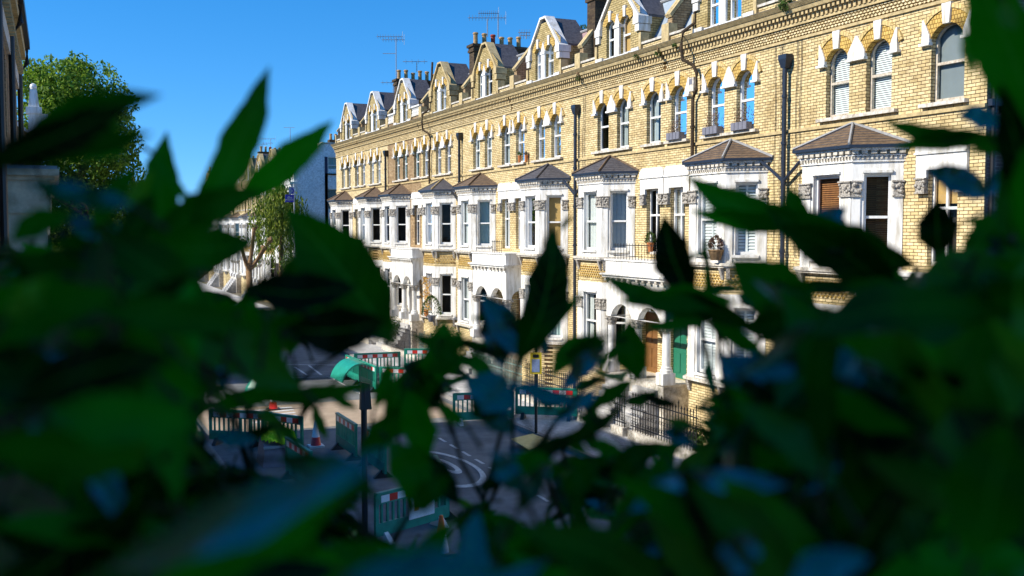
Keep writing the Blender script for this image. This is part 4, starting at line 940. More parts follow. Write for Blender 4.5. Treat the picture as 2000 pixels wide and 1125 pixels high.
# weeping tree by the corner
t = thing('weeping_tree', 'yellow green weeping tree in front of the white gabled house', 'tree', (15.4, 78, 0.13)); m = MB(); rs = random.Random(8)
c0 = on_y(545, 380, 78)
m.tube([(c0.x, 78, 0.1), (c0.x + 0.1, 78, 3), (c0.x, 78, c0.z)], [0.25, 0.2, 0.08], 7); m.build('trunk', 'bark', t); cr = MB()
for k in range(210):
    a = rs.uniform(0, 6.283); r = rs.uniform(0.1, 2.3); top = c0.z + 0.9 - r * 0.8 + rs.uniform(-0.4, 0.4); ln = rs.uniform(1.5, 5.2); x = c0.x + math.cos(a) * r; y_ = 78 + math.sin(a) * r; z = top
    while z > top - ln and z > 1:
        leafquad(cr, Vector((x + rs.uniform(-0.1, 0.1), y_ + rs.uniform(-0.1, 0.1), z)), rv(rs), (Vector((0, 0, -1)) + rv(rs) * 0.5).normalized(), 0.3, 0.10); z -= 0.11
cr.build('crown', 'leaf_yellow', t)
# garden shrubs
def shrub(px, py, X, rpx, n, label, mat='leaf_shrub', L=0.12, name='garden_shrub', zb=0.1, cat='shrub', grp=None):
    c = on_x(px, py, X); s = (c - CP).dot(FWD) / FPX; r = rpx * s; rs = random.Random(px)
    t = thing(name, label, cat, (X, c.y, zb), grp)
    m = MB()
    for k in range(5):
        e = c + rv(rs) * r * 0.7; m.tube([(X, c.y, zb), ((X + e.x) / 2, (c.y + e.y) / 2, (zb + e.z) / 2 + 0.05), tuple(e)], [0.03, 0.02, 0.008], 5)
    m.build('stem', 'bark', t)
    crown('foliage', mat, t, [(tuple(c), r, 0.9), (tuple(c + Vector((0.1, r * 0.8, -r * 0.5))), r * 0.7, 0.8), (tuple(c + Vector((-0.1, -r * 0.8, -r * 0.4))), r * 0.75, 0.8)], n, L, px)
    return t
shrub(712, 548, 15.9, 30, 2600, 'tall leafy shrub in front of the far end bay', L=0.16)
shrub(566, 512, 14.6, 22, 1500, 'small leafed shrub beside the pale garden gate on the far corner', L=0.14)
shrub(765, 640, 15.8, 26, 1600, 'sprawling shrub behind the railings by the columned porch')
shrub(868, 668, 15.9, 34, 2400, 'dark rounded garden shrub below the bay with the golden plant')
shrub(860, 715, 15.0, 22, 900, 'bright green plant at the railings')
shrub(935, 690, 15.5, 16, 500, 'light green creeper on the railings')
shrub(1360, 850, 15.6, 20, 500, 'shrub behind the right hand railings')
shrub(1532, 8, FX - 0.25, 16, 420, 'bushy green weed growing on the cornice at the top of the photo', name='cornice_weed', zb=11.9, cat='plant', L=0.09, grp='weeds on the cornice')
for px, py, r_, l_ in ((1243, 108, 7, 'weed on the cornice right of the paired dormer with the tan blind'), (1128, 152, 6, 'weed on the cornice above the tall downpipe'), (1318, 88, 5, 'small weed on the cornice left of the swan neck pipe'), (1285, 103, 6, 'trailing weed under the lead roof coping')):
    shrub(px, py, FX - 0.3, r_, 90, l_, name='cornice_weed', zb=11.9, cat='plant', L=0.07, grp='weeds on the cornice')

# ------------------------------------------------------------------ window boxes, pots, small things on the facades
def window_box(y, label):
    t = thing('window_box', label, 'planter', (FX - 0.12, y, 8.93), 'slatted grey window boxes')
    m = MB(); m.box(WM, FX - 0.21, FX - 0.03, y - 0.36, y + 0.36, 8.93, 9.14)
    for k in range(4): m.box(WM, FX - 0.225, FX - 0.21, y - 0.35 + k * 0.18, y - 0.19 + k * 0.18, 8.94, 9.15)
    m.build('box', 'greybin', t); rs = random.Random(int(y * 7)); c = MB()
    for k in range(230):
        p = Vector((FX - 0.12 + rs.uniform(-0.09, 0.07), y + rs.uniform(-0.33, 0.33), 9.13 + rs.random() ** 1.5 * 0.42)); leafquad(c, p, rv(rs), (Vector((0, 0, 1)) + rv(rs) * 0.8).normalized(), 0.075, 0.02)
    c.build('plants', 'dryflower', t)
window_box(HY[0] + 1.82, 'grey window box of dried flowers nearest the black downpipe'); window_box(HY[0] + 3.18, 'grey window box of dried flowers in the middle of three'); window_box(HY[0] + 5.1, 'grey window box under the single arched window, left of the other two')
def potted(px, py, X, hpx, label, potm, plm, pr=0.14, tall=0.5, n=160):
    c = on_x(px, py, X); t = thing('potted_plant', label, 'plant pot', tuple(c)); m = MB()
    m.lathe(tuple(c), [(pr * 0.7, 0), (pr, 0.24), (pr * 1.1, 0.25), (pr * 1.1, 0.29), (pr * 0.8, 0.29)], 12); m.build('pot', potm, t); rs = random.Random(px); q = MB()
    for k in range(n):
        d = rv(rs); p = c + Vector((d.x * tall * 0.5, d.y * tall * 0.5, 0.3 + abs(d.z) * tall)); leafquad(q, p, rv(rs), (d + Vector((0, 0, 0.6))).normalized(), 0.16, 0.035)
    q.build('foliage', plm, t)
potted(1398, 508, FX - 1.0, 0, 'brown pot with a dried red plant on the bay slab before the louvred shutters', 'bark', 'dryflower', 0.2, 0.35)
potted(843, 628, FX - 1.3, 0, 'spiky green plant in a teal pot beside the porch columns', 'greybin', 'leaf_shrub', 0.2, 0.9, 420)
potted(1270, 492, FX - 0.7, 0, 'small green plant on the balcony over the shared porch', 'terra', 'leaf_shrub', 0.1, 0.3, 90)
potted(1015, 318, FX - 0.1, 0, 'little terracotta pot on the left side of a top floor sill', 'terra', 'leaf_shrub', 0.07, 0.12, 30)
potted(1028, 317, FX - 0.1, 0, 'little orange pot on the right side of a top floor sill', 'terra', 'dryflower', 0.07, 0.12, 30)
# golden dried plant in the ground floor bay of the sixth house
Bf = HY[2] + BAY['f1'] + 0.3
t = thing('dried_plant', 'tall golden dried grass arrangement in the ground floor bay window', 'plant', (FX - 0.5, Bf, 2.0)); m = MB(); rs = random.Random(44)
for k in range(260):
    p = Vector((FX - 0.62 + rs.uniform(-0.14, 0.14) , HY[2] + 2.4 + rs.uniform(-0.35, 0.35), 2.3 + rs.random() * 1.6)); leafquad(m, p + Vector((-0.3, 0, 0)), rv(rs), (Vector((0, 0, 1)) + rv(rs)).normalized(), 0.22, 0.03)
m.build('stalks', newmat('golden dried grass', (0.62, 0.33, 0.04), 0.9, 0.1), t)
m = MB(); m.lathe((FX - 0.95, HY[2] + 2.4, 2.0), [(0.1, 0), (0.13, 0.3), (0.1, 0.32)], 10); m.build('vase', 'terra', t)
# balcony rails over the porches
for j, yc in enumerate((27.3, 38.94)):
    t = thing('balcony_rail', ('black balcony rail on the nearer shared porch', 'black balcony rail on the farther shared porch')[j], 'railing', (FX - 1.1, yc, 5.27)); m = MB()
    for z in (5.38, 5.72): m.tube([(FX - 1.08, yc - 1.3, z), (FX - 1.08, yc + 1.3 - j * 1.6, z)], 0.013, 5)
    for k in range(15 - j * 9): m.tube([(FX - 1.08, yc - 1.3 + k * 0.18, 5.27), (FX - 1.08, yc - 1.3 + k * 0.18, 5.78)], 0.010, 4)
    m.build('rails', 'black', t)
m = MB(); c = on_x(1352, 165, FX - 0.1); t = thing('junction_box', 'small grey cable box on the brick beside the bent pipe', 'box', tuple(c)); m.box(WM, FX - 0.14, FX - 0.01, c.y - 0.12, c.y + 0.12, c.z - 0.2, c.z + 0.2); m.build('casing', 'white_worn', t)
m = MB(); m.box(WM, FX - 0.145, FX - 0.14, c.y - 0.05, c.y + 0.1, c.z + 0.0, c.z + 0.16); m.build('cover', 'greybin', t)

# ------------------------------------------------------------------ railings along the forecourts
def railing(ya, yb, mat, label, ornate=False):
    t = thing('iron_railing', label, 'railing', (RX, ya, 0.13), 'iron railings along the pavement')
    m = MB(); m.box(WM, RX - 0.1, RX + 0.1, ya, yb, 0.1, 0.38); m.build('plinth', 'white_worn', t)
    m = MB(); k = ya + 0.06; i = 0
    while k < yb:
        hgt = 1.42 if i % 6 else 1.55; m.tube([(RX, k, 0.36), (RX, k, hgt)], 0.013, 5)
        m.hull8([(RX - 0.02, k - 0.02, hgt), (RX + 0.02, k - 0.02, hgt), (RX + 0.02, k + 0.02, hgt), (RX - 0.02, k + 0.02, hgt), (RX - 0.002, k - 0.002, hgt + 0.09), (RX + 0.002, k - 0.002, hgt + 0.09), (RX + 0.002, k + 0.002, hgt + 0.09), (RX - 0.002, k + 0.002, hgt + 0.09)])
        if ornate:
            for zc in (0.62, 0.85):
                pts = [(RX, k + 0.07 + 0.05 * math.cos(a), zc + 0.05 * math.sin(a)) for a in [j * 0.9 for j in range(8)]]; m.tube(pts, 0.008, 4)
        k += 0.14; i += 1
    m.build('bars', mat, t)
    m = MB()
    for z in (0.5, 1.0 if ornate else 1.25, 1.28 if ornate else 0.5): m.box(WM, RX - 0.012, RX + 0.012, ya, yb, z, z + 0.03) if z != 0.5 or not m.v else None
    m.build('top_rail', mat, t)
railing(22.2, 25.6, 'black', 'black scrollwork railing nearest the viewer', True); railing(25.9, 26.6, 'black', 'short black scrollwork railing beside the forecourt gap', True)
railing(28.6, 33.0, 'black', 'black spiked railing behind the parking sign post', True)
railing(33.2, 38.0, 'teal_iron', 'grey green railing with white plinth in the middle of the row', True)
railing(40.4, 44.6, 'teal_iron', 'grey green railing partly behind a blue leaf', True)
railing(44.9, 50.2, 'black', 'black railing below the bay with the golden plant'); railing(52.6, 58.0, 'black', 'black railing by the columned porch', True); railing(58.4, 66.0, 'black', 'farthest black railing toward the side street')

# ------------------------------------------------------------------ road works
def barrier_mesh():
    """plastic barrier: local a along, b thickness, z up, length 2 m, height 1 m"""
    L = MB(); body = MB()
    A = lambda a, b, z: (a, b, z)
    body.box(A, -1, 1, -0.03, 0.03, 0.14, 0.40); body.box(A, -1, 1, -0.03, 0.03, 0.78, 1.0); body.box(A, -0.98, 0.98, -0.045, 0.045, 0.97, 1.02)
    for a in (-1.0, -0.04, 0.92): body.box(A, a, a + 0.08, -0.03, 0.03, 0.40, 0.78)
    for a in (-0.85, -0.70, -0.55, -0.4, -0.25, 0.12, 0.27, 0.42, 0.57, 0.72): body.box(A, a, a + 0.045, -0.022, 0.022, 0.40, 0.78)
    return body
def place(mb, name, mat, par, P, ang, pitch=0.0):
    c, s = math.cos(ang), math.sin(ang); q = MB(); q.f = mb.f; q.c = list(mb.c)
    q.v = [(P[0] + x * c - y_ * s, P[1] + x * s + y_ * c, P[2] + z) for x, y_, z in mb.v]; return q.build(name, mat, par)
BM = barrier_mesh(); FEET = MB(); STR = MB(); STW = MB()
for a in (-0.75, 0.75): FEET.hull8([(a - 0.06, -0.25, 0), (a + 0.06, -0.25, 0), (a + 0.06, 0.25, 0), (a - 0.06, 0.25, 0), (a - 0.05, -0.05, 0.2), (a + 0.05, -0.05, 0.2), (a + 0.05, 0.05, 0.2), (a - 0.05, 0.05, 0.2)]); FEET.cut()
for k in range(8):
    (STR if k % 2 else STW).box(WM, -0.86 + k * 0.215, -0.86 + (k + 1) * 0.215, -0.034, 0.034, 0.81, 0.95)
def barrier(P, Q, label, feet='black'):
    P = Vector((P[0], P[1], 0)); Q = Vector((Q[0], Q[1], 0)); c = (P + Q) / 2; ang = math.atan2(Q.y - P.y, Q.x - P.x); z = 0.0 if c.x < KX else 0.13
    t = thing('plastic_barrier', label, 'barrier', (c.x, c.y, z), 'green plastic roadworks barriers')
    place(BM, 'panel', 'green', t, (c.x, c.y, z), ang); place(FEET, 'foot', feet, t, (c.x, c.y, z), ang)
    place(STR, 'red_strip', 'red', t, (c.x, c.y, z), ang); place(STW, 'white_strip', 'reflwhite', t, (c.x, c.y, z), ang); return t
def gp(x, y): v = on_ground(x, y); return (v.x, v.y)
b1 = gp(885, 830); barrier(b1, (b1[0] + 1.95, b1[1] - 0.35), 'green barrier with a red reflective square and pale feet, centre right', 'reflwhite')
barrier((b1[0] + 2.05, b1[1] - 0.4), (b1[0] + 3.6, b1[1] - 1.5), 'green barrier standing across the kerb behind the blue leaf')
p0 = gp(742, 768)
barrier(p0, (p0[0] + 1.5, p0[1] - 1.3), 'sunlit bright green barrier right of the black post')
barrier((p0[0] - 0.1, p0[1] + 0.1), (p0[0] - 0.15, p0[1] + 2.1), 'shaded green barrier with small red and white squares behind the black post')
barrier((p0[0] - 0.15, p0[1] + 2.2), (p0[0] - 0.2, p0[1] + 4.2), 'green barrier at the back of the enclosure, end on')
barrier((p0[0] + 0.2, p0[1] + 4.4), (p0[0] + 2.2, p0[1] + 4.3), 'green barrier at the back of the enclosure, left one'); barrier((p0[0] + 2.3, p0[1] + 4.2), (p0[0] + 4.2, p0[1] + 3.4), 'green barrier at the back of the enclosure, right one')
# curved trench cover sheet
tc = thing('trench_cover', 'curved green trench cover hood with a dark underside at the end of the barriers', 'cover', (p0[0] - 0.9, p0[1] + 1.4, 0)); m = MB(); N = 10
for k in range(N):
    a0, a1 = math.pi * k / N * 0.62 + 0.3, math.pi * (k + 1) / N * 0.62 + 0.3
    f_ = lambda a, r, y_: (p0[0] - 0.55 - math.cos(a) * r * 0.8 + 0.0, y_, 0.1 + math.sin(a) * r)
    m.hull8([f_(a0, 1.0, p0[1] + 0.6), f_(a1, 1.0, p0[1] + 0.6), f_(a1, 1.0, p0[1] + 2.4), f_(a0, 1.0, p0[1] + 2.4), f_(a0, 0.94, p0[1] + 0.6), f_(a1, 0.94, p0[1] + 0.6), f_(a1, 0.94, p0[1] + 2.4), f_(a0, 0.94, p0[1] + 2.4)])
m.build('shell', 'green', tc)
def brow(pts, labs):
    for k in range(len(pts) - 1): barrier(pts[k], pts[k + 1], labs[k])
brow([gp(436, 868), gp(505, 872), gp(575, 882)], ['green barrier left of the yellow vest', 'green barrier directly behind the yellow vest'])
brow([gp(655, 872), gp(700, 905)], ['green barrier right of the white cone'])
brow([gp(706, 900), gp(760, 942)], ['green barrier to the right of the black post foot'])
brow([gp(552, 925), gp(618, 972)], ['green barrier falling diagonally below the white cone'])
q0 = gp(738, 1062); t = barrier(q0, (q0[0] + 1.7, q0[1] + 0.75), 'green barrier with a white notice and a red and white strip, lower centre', 'reflwhite')
barrier((q0[0] + 1.8, q0[1] + 0.85), (q0[0] + 2.2, q0[1] + 2.8), 'green barrier end on, behind the orange topped cone')
m = MB(); ang = math.atan2(0.75, 1.7); 
m.box(lambda a, b, z: (q0[0] + 0.85 + a * math.cos(ang) + b * math.sin(ang), q0[1] + 0.375 + a * math.sin(ang) - b * math.cos(ang), z), -0.15, 0.55, 0.05, 0.07, 0.32, 0.78)
t = thing('notice_board', 'white notice hung on the lower centre barrier', 'sign', (q0[0] + 0.9, q0[1] + 0.3, 0.5)); m.build('panel', 'reflwhite', t)
m = MB(); m.box(lambda a, b, z: (q0[0] + 0.85 + a * math.cos(ang) + b * math.sin(ang), q0[1] + 0.375 + a * math.sin(ang) - b * math.cos(ang), z), -0.02, 0.1, 0.07, 0.078, 0.48, 0.72); m.build('orange_mark', 'orange', t)
def cone(P, label, s=1.0, bands=('reflwhite',)):
    t = thing('traffic_cone', label, 'cone', (P[0], P[1], 0), 'traffic cones'); H = 0.75 * s; rb, rt = 0.15 * s, 0.035 * s
    m = MB(); m.box(WM, P[0] - 0.21 * s, P[0] + 0.21 * s, P[1] - 0.21 * s, P[1] + 0.21 * s, 0, 0.045); m.build('base', bands[0], t)
    n = len(bands) - 1
    for k in range(n):
        z0, z1 = 0.045 + (H - 0.045) * k / n, 0.045 + (H - 0.045) * (k + 1) / n; r0, r1 = rb + (rt - rb) * k / n, rb + (rt - rb) * (k + 1) / n
        m = MB(); m.lathe((P[0], P[1], 0), [(r0, z0), (r1, z1)], 20); m.build('band', bands[k + 1], t, True)
cone(gp(617, 872), 'white cone with one red band on the asphalt in the road', 1.0, ('reflwhite', 'red', 'reflwhite', 'reflwhite'))
cone(gp(534, 800), 'red cone behind the crossing table, partly behind leaves', 1.0, ('black', 'red', 'reflwhite', 'red'))
cone(gp(862, 1082), 'orange topped cone with a white lower half, bottom centre', 1.0, ('black', 'reflwhite', 'reflwhite', 'orange', 'orange'))
cone((gp(856, 1108)[0], gp(856, 1108)[1] - 1.2), 'orange cone tip at the bottom of the photo', 1.0, ('black', 'orange', 'reflwhite', 'orange'))
# hi-vis vest on a grey cabinet, yellow board, other bits
P = gp(545, 905); t = thing('equipment_box', 'sloping grey equipment box among the left barriers', 'box', (P[0], P[1], 0)); m = MB()
m.hull8([(P[0] - 0.5, P[1] - 0.4, 0), (P[0] + 0.5, P[1] - 0.4, 0), (P[0] + 0.5, P[1] + 0.5, 0), (P[0] - 0.5, P[1] + 0.5, 0), (P[0] - 0.42, P[1] - 0.3, 0.5), (P[0] + 0.42, P[1] - 0.3, 0.5), (P[0] + 0.42, P[1] + 0.45, 0.72), (P[0] - 0.42, P[1] + 0.45, 0.72)]); m.build('body', 'greybin', t)
m = MB(); m.box(WM, P[0] - 0.46, P[0] + 0.46, P[1] - 0.36, P[1] - 0.3, 0.48, 0.54); m.build('lip', 'metal', t)
t = thing('hi_vis_vest', 'lime yellow vest thrown over the grey equipment box', 'vest', (P[0], P[1], 0.7)); m = MB(); n = 12; rs = random.Random(2)
hz = [[0.58 + 0.27 * (j / n) + 0.05 * math.sin(i * 1.7 + j) + rs.uniform(0, 0.04) for i in range(n + 1)] for j in range(n + 1)]
for j in range(n):
    for i in range(n):
        if (i - 6) ** 2 + (j - 6) ** 2 > 40: continue
        f_ = lambda a, b: (P[0] - 0.45 + a * 0.075, P[1] - 0.35 + b * 0.075, hz[b][a]); m.poly([f_(i, j), f_(i + 1, j), f_(i + 1, j + 1), f_(i, j + 1)])
m.build('cloth', 'hivis', t, True)
c4 = [on_ground(x, y, 0.2) for x, y in ((998, 858), (1040, 848), (1076, 862), (1033, 879))]; t = thing('plywood_sheet', 'flat yellow plywood sheet lying over the kerb', 'board', tuple(sum(c4, Vector()) / 4)); m = MB(); m.hull8([tuple(c) for c in c4] + [(c.x, c.y, c.z + 0.02) for c in c4]); m.build('sheet', 'ply', t)
P = gp(782, 815); t = thing('sand_bag', 'buff and yellow bag of sand by the trench', 'bag', (P[0], P[1], 0)); m = MB(); m.lathe((P[0], P[1], 0), [(0.3, 0), (0.36, 0.15), (0.33, 0.4), (0.2, 0.5), (0.02, 0.52)], 12); m.build('sack', 'ply', t, True); m = MB(); m.box(WM, P[0] - 0.1, P[0] + 0.3, P[1] - 0.37, P[1] - 0.33, 0.2, 0.42); m.build('patch', 'yellow', t)
P = gp(508, 770); t = thing('tarpaulin', 'small teal tarpaulin heap at the left of the road', 'cover', (P[0], P[1], 0)); m = MB(); m.lathe((P[0], P[1], 0), [(0.62, 0), (0.52, 0.3), (0.3, 0.62), (0.05, 0.8)], 9); m.build('sheet', 'green', t)
# black post with a covered head, parking sign
pb_ = on_ground(713, 1062); t = thing('sign_post', 'black post with a dark covered sign head rising through the leaves', 'post', (pb_.x, pb_.y, 0)); hh = on_y(713, 800, pb_.y).z
m = MB(); m.tube([(pb_.x, pb_.y, 0), (pb_.x, pb_.y, hh + 0.5)], 0.06, 10); m.build('pole', 'black', t)
tp = on_y(713, 745, pb_.y); m = MB(); 
m.hull8([(pb_.x - 0.08, pb_.y - 0.06, tp.z - 0.55), (pb_.x + 0.14, pb_.y - 0.06, tp.z - 0.55), (pb_.x + 0.14, pb_.y + 0.06, tp.z - 0.55), (pb_.x - 0.08, pb_.y + 0.06, tp.z - 0.55), (pb_.x - 0.06, pb_.y - 0.05, tp.z), (pb_.x + 0.11, pb_.y - 0.05, tp.z - 0.05), (pb_.x + 0.11, pb_.y + 0.05, tp.z - 0.05), (pb_.x - 0.06, pb_.y + 0.05, tp.z)]); m.build('cover', 'black', t)
pk = on_ground(1047, 846, 0.13); t = thing('parking_sign', 'pale blue parking notice in a yellow frame on a black pole', 'sign', (pk.x, pk.y, 0.13)); m = MB(); zt = on_y(1047, 640, pk.y).z
m.tube([tuple(pk), (pk.x, pk.y, zt)], 0.045, 10); m.build('pole', 'black', t)
rgt = Vector((RGT.x, RGT.y, 0)).normalized(); fw = Vector((-FWD.x, -FWD.y, 0)).normalized(); SG = lambda a, b, z: tuple(Vector((pk.x, pk.y, z)) + rgt * a + fw * b)
za, zb_ = on_y(1045, 688, pk.y).z, on_y(1045, 730, pk.y).z
m = MB(); m.box(SG, -0.18, 0.16, 0.05, 0.07, zb_, za); m.build('frame', 'yellow', t)
m = MB(); m.box(SG, -0.13, 0.10, 0.07, 0.078, zb_ + 0.06, za - 0.2); m.build('notice', 'paleblue', t)
m = MB(); m.box(SG, -0.1, 0.07, 0.07, 0.079, za - 0.15, za - 0.06); m.build('hood', 'black', t)
# street name plate low on the left pavement
P = on_ground(452, 730); t = thing('street_nameplate', 'small pale nameplate on two legs at the left pavement', 'sign', (P.x, P.y, 0)); m = MB(); zc = on_y(450, 690, P.y).z
m.box(WM, P.x - 0.45, P.x + 0.45, P.y, P.y + 0.03, zc - 0.12, zc + 0.12); m.build('panel', 'reflwhite', t)
m = MB(); m.box(WM, P.x - 0.35, P.x - 0.3, P.y + 0.03, P.y + 0.07, 0, zc + 0.1); m.box(WM, P.x + 0.3, P.x + 0.35, P.y + 0.03, P.y + 0.07, 0, zc + 0.1); m.build('leg', 'black', t)

# ------------------------------------------------------------------ distant greenery at the end of the street
t = MB(); rs = random.Random(71)
for k in range(9000):
    x = rs.uniform(-90, 160); y_ = 300 + rs.uniform(-20, 20); z = rs.random() ** 1.3 * (9 + 3 * math.sin(x * 0.11) + 2 * math.sin(x * 0.31)); leafquad(t, Vector((x, y_, z)), rv(rs), rv(rs), 2.4, 1.4)
o = t.build('far_trees', 'leaf_tree'); o['kind'] = 'stuff'

# ------------------------------------------------------------------ laurel shrubs close to the viewer
class Shrub:
    def __init__(s, label, base):
        s.t = thing('laurel_shrub', label, 'shrub', base, 'laurel shrubs close to the viewer'); s.m = {}; s.base = Vector(base); s.stems = MB(); s.n = 0
    def mesh(s, k): return s.m.setdefault(k, MB())
    def finish(s):
        for k, mb in s.m.items():
            o = mb.build('foliage', k, s.t, True); me = o.data; uv = me.uv_layers.new(name='UVMap'); per = len(PROF) * 5
            vi = [0] * len(me.loops); me.loops.foreach_get('vertex_index', vi); fl = []
            for v in vi: j = v % per; fl += [PROF[j // 5][0], (j % 5) / 4.0]
            uv.data.foreach_set('uv', fl)
        s.stems.build('stem', 'stem', s.t)
PROF = [(0.0, 0.03), (0.08, 0.30), (0.2, 0.68), (0.34, 0.93), (0.48, 1.0), (0.62, 0.93), (0.76, 0.70), (0.87, 0.40), (0.95, 0.15), (1.0, 0.01)]
def _fine(P, n=18):
    out = []
    for i in range(n):
        t_ = i / (n - 1)
        for (a, b), (c, d) in zip(P, P[1:]):
            if a <= t_ <= c: out.append((t_, b + (d - b) * (t_ - a) / (c - a))); break
    return out
PROF = _fine(PROF)
def leaf_mesh(mb, base, tip, wd, nrm, rs, fold=0.22, bend=0.10):
    ax = tip - base; L = ax.length; ax.normalize(); nrm = (nrm - ax * nrm.dot(ax)).normalized(); sd = ax.cross(nrm); i0 = len(mb.v); b_ = bend * rs.uniform(-1.0, 1.2); ph = rs.uniform(0, 6)
    asym = rs.uniform(-0.09, 0.09)
    for t_, w_ in PROF:
        c = base + ax * (L * t_) + nrm * (b_ * L * (4 * t_ * (1 - t_)) * 0.5) + sd * (asym * L * math.sin(t_ * 3.1))
        hw = wd * 0.5 * w_
        for q in (-1, -0.5, 0, 0.5, 1):
            r = 1 + 0.07 * math.sin(t_ * 19 + ph + q * 1.5) + 0.05 * math.sin(t_ * 41 + ph * 2 - q)
            mb.v.append(tuple(c + sd * (hw * q * r) + nrm * (abs(q) * hw * fold + 0.10 * hw * math.sin(t_ * 13 + ph + q))))
    n = len(PROF)
    for k in range(n - 1):
        for j in range(4): a = i0 + k * 5 + j; mb.f.append((a, a + 1, a + 6, a + 5))
def hand(sh, tx, ty, bx, by, wpx, d, roll=0, mat='leaf_near', dd=0.0, rs=None):
    rs = rs or random.Random(int(tx * 3 + ty * 7 + bx)); tip = at_depth(tx, ty, d * (1 + dd)); base = at_depth(bx, by, d * (1 - dd)); ax = (tip - base).normalized()
    v = (CP - (tip + base) / 2).normalized(); n0 = (v - ax * v.dot(ax)).normalized(); q = Matrix.Rotation(R(roll), 3, ax)
    n1 = q @ n0; n2 = Matrix.Rotation(R(-roll), 3, ax) @ n0
    if roll >= 0: n = n1 if n1.z > n2.z else n2      # upper side tilted to the sky
    else: n = n1 if n1.z < n2.z else n2
    w_ = 0.86 * wpx * d / FPX / max(0.35, math.cos(R(abs(roll))))
    leaf_mesh(sh.mesh(mat), base, tip, w_, n, rs)
    # petiole and twig
    e = base + (base - tip).normalized() * 0.02 + Vector((0, 0, -0.01)); sh.stems.tube([tuple(base), tuple(e)], [0.0016, 0.002], 5, False)

def inside(poly, x, y):
    c = False; n = len(poly); j = n - 1
    for i in range(n):
        xi, yi = poly[i]; xj, yj = poly[j]
        if (yi > y) != (yj > y) and x < (xj - xi) * (y - yi) / (yj - yi) + xi: c = not c
        j = i
    return c
# where the photographed foliage closes into a solid mass, and the gaps through it
COVER = [
 [(-80, 455), (60, 455), (130, 440), (180, 425), (235, 440), (290, 430), (375, 470), (385, 520), (400, 548), (450, 560), (520, 545), (600, 560), (650, 520), (690, 490), (755, 610), (745, 662), (700, 650), (640, 668), (560, 700), (510, 690), (450, 700), (440, 740), (480, 765), (600, 742), (715, 748), (712, 772), (640, 772), (600, 800), (560, 775), (500, 778), (440, 790), (405, 830), (420, 880), (500, 905), (600, 945), (700, 870), (745, 800), (780, 750), (770, 690), (830, 670), (860, 700), (930, 700), (925, 770), (850, 800), (838, 850), (870, 950), (960, 935), (1000, 905), (1080, 905), (1140, 875), (1215, 815), (1260, 860), (1260, 1200), (-80, 1200)],
 [(900, 725), (1000, 752), (1100, 765), (1160, 700), (1230, 625), (1260, 700), (1300, 720), (1290, 752), (1205, 752), (1180, 800), (1120, 795), (1060, 800), (1010, 800), (995, 835), (900, 780)],
 [(1215, 570), (1340, 560), (1430, 520), (1530, 548), (1600, 550), (1660, 575), (1665, 530), (1620, 480), (1700, 480), (1760, 520), (1830, 500), (1885, 485), (1935, 440), (1965, 330), (1985, 220), (2080, 200), (2080, 1200), (1250, 1200), (1260, 880), (1352, 868), (1350, 800), (1330, 740), (1300, 715), (1360, 700), (1470, 690), (1440, 630), (1360, 640), (1290, 650), (1240, 640)],
 [(1892, -60), (2080, -60), (2080, 330), (2010, 250), (1970, 180), (1930, 90)],
 [(1150, 745), (1215, 745), (1235, 800), (1130, 900), (1100, 905), (1190, 810)],
]
HOLES = [
 [(740, 970), (868, 965), (872, 1005), (845, 1020), (800, 1045), (730, 1052), (728, 1020)], [(700, 915), (760, 890), (830, 880), (850, 930), (770, 950), (710, 955)], [(838, 1032), (884, 1032), (884, 1086), (838, 1086)],
 [(965, 930), (1050, 945), (1050, 985), (1000, 985)], [(1100, 1020), (1165, 1020), (1140, 1090), (1100, 1085)], [(1362, 588), (1402, 588), (1402, 640), (1370, 640)], [(1424, 598), (1464, 598), (1460, 640), (1424, 636)],
 [(1388, 636), (1470, 660), (1510, 705), (1400, 702)], [(1308, 640), (1350, 640), (1330, 718), (1300, 712)], [(1600, 580), (1660, 585), (1708, 600), (1700, 640), (1650, 640), (1600, 612)], [(1638, 696), (1672, 696), (1672, 722), (1638, 722)],
 [(1778, 566), (1806, 566), (1806, 592), (1778, 592)], [(1178, 860), (1250, 862), (1250, 892), (1178, 892)], [(850, 856), (1000, 875), (960, 965), (880, 962)], [(420, 832), (500, 840), (520, 895), (440, 880)], [(1200, 748), (1340, 700), (1352, 870), (1200, 862)], [(0, 330), (120, 330), (130, 425), (0, 425)],
 [(1365, 1040), (1420, 1040), (1400, 1075), (1362, 1075)], [(1255, 1010), (1300, 1010), (1290, 1060), (1252, 1060)], [(668, 860), (700, 855), (690, 940), (640, 930)], [(300, 440), (340, 440), (340, 456), (300, 456)]]
def covered(x, y):
    if not any(inside(p, x, y) for p in COVER): return False
    return not any(inside(p, x, y) for p in HOLES)

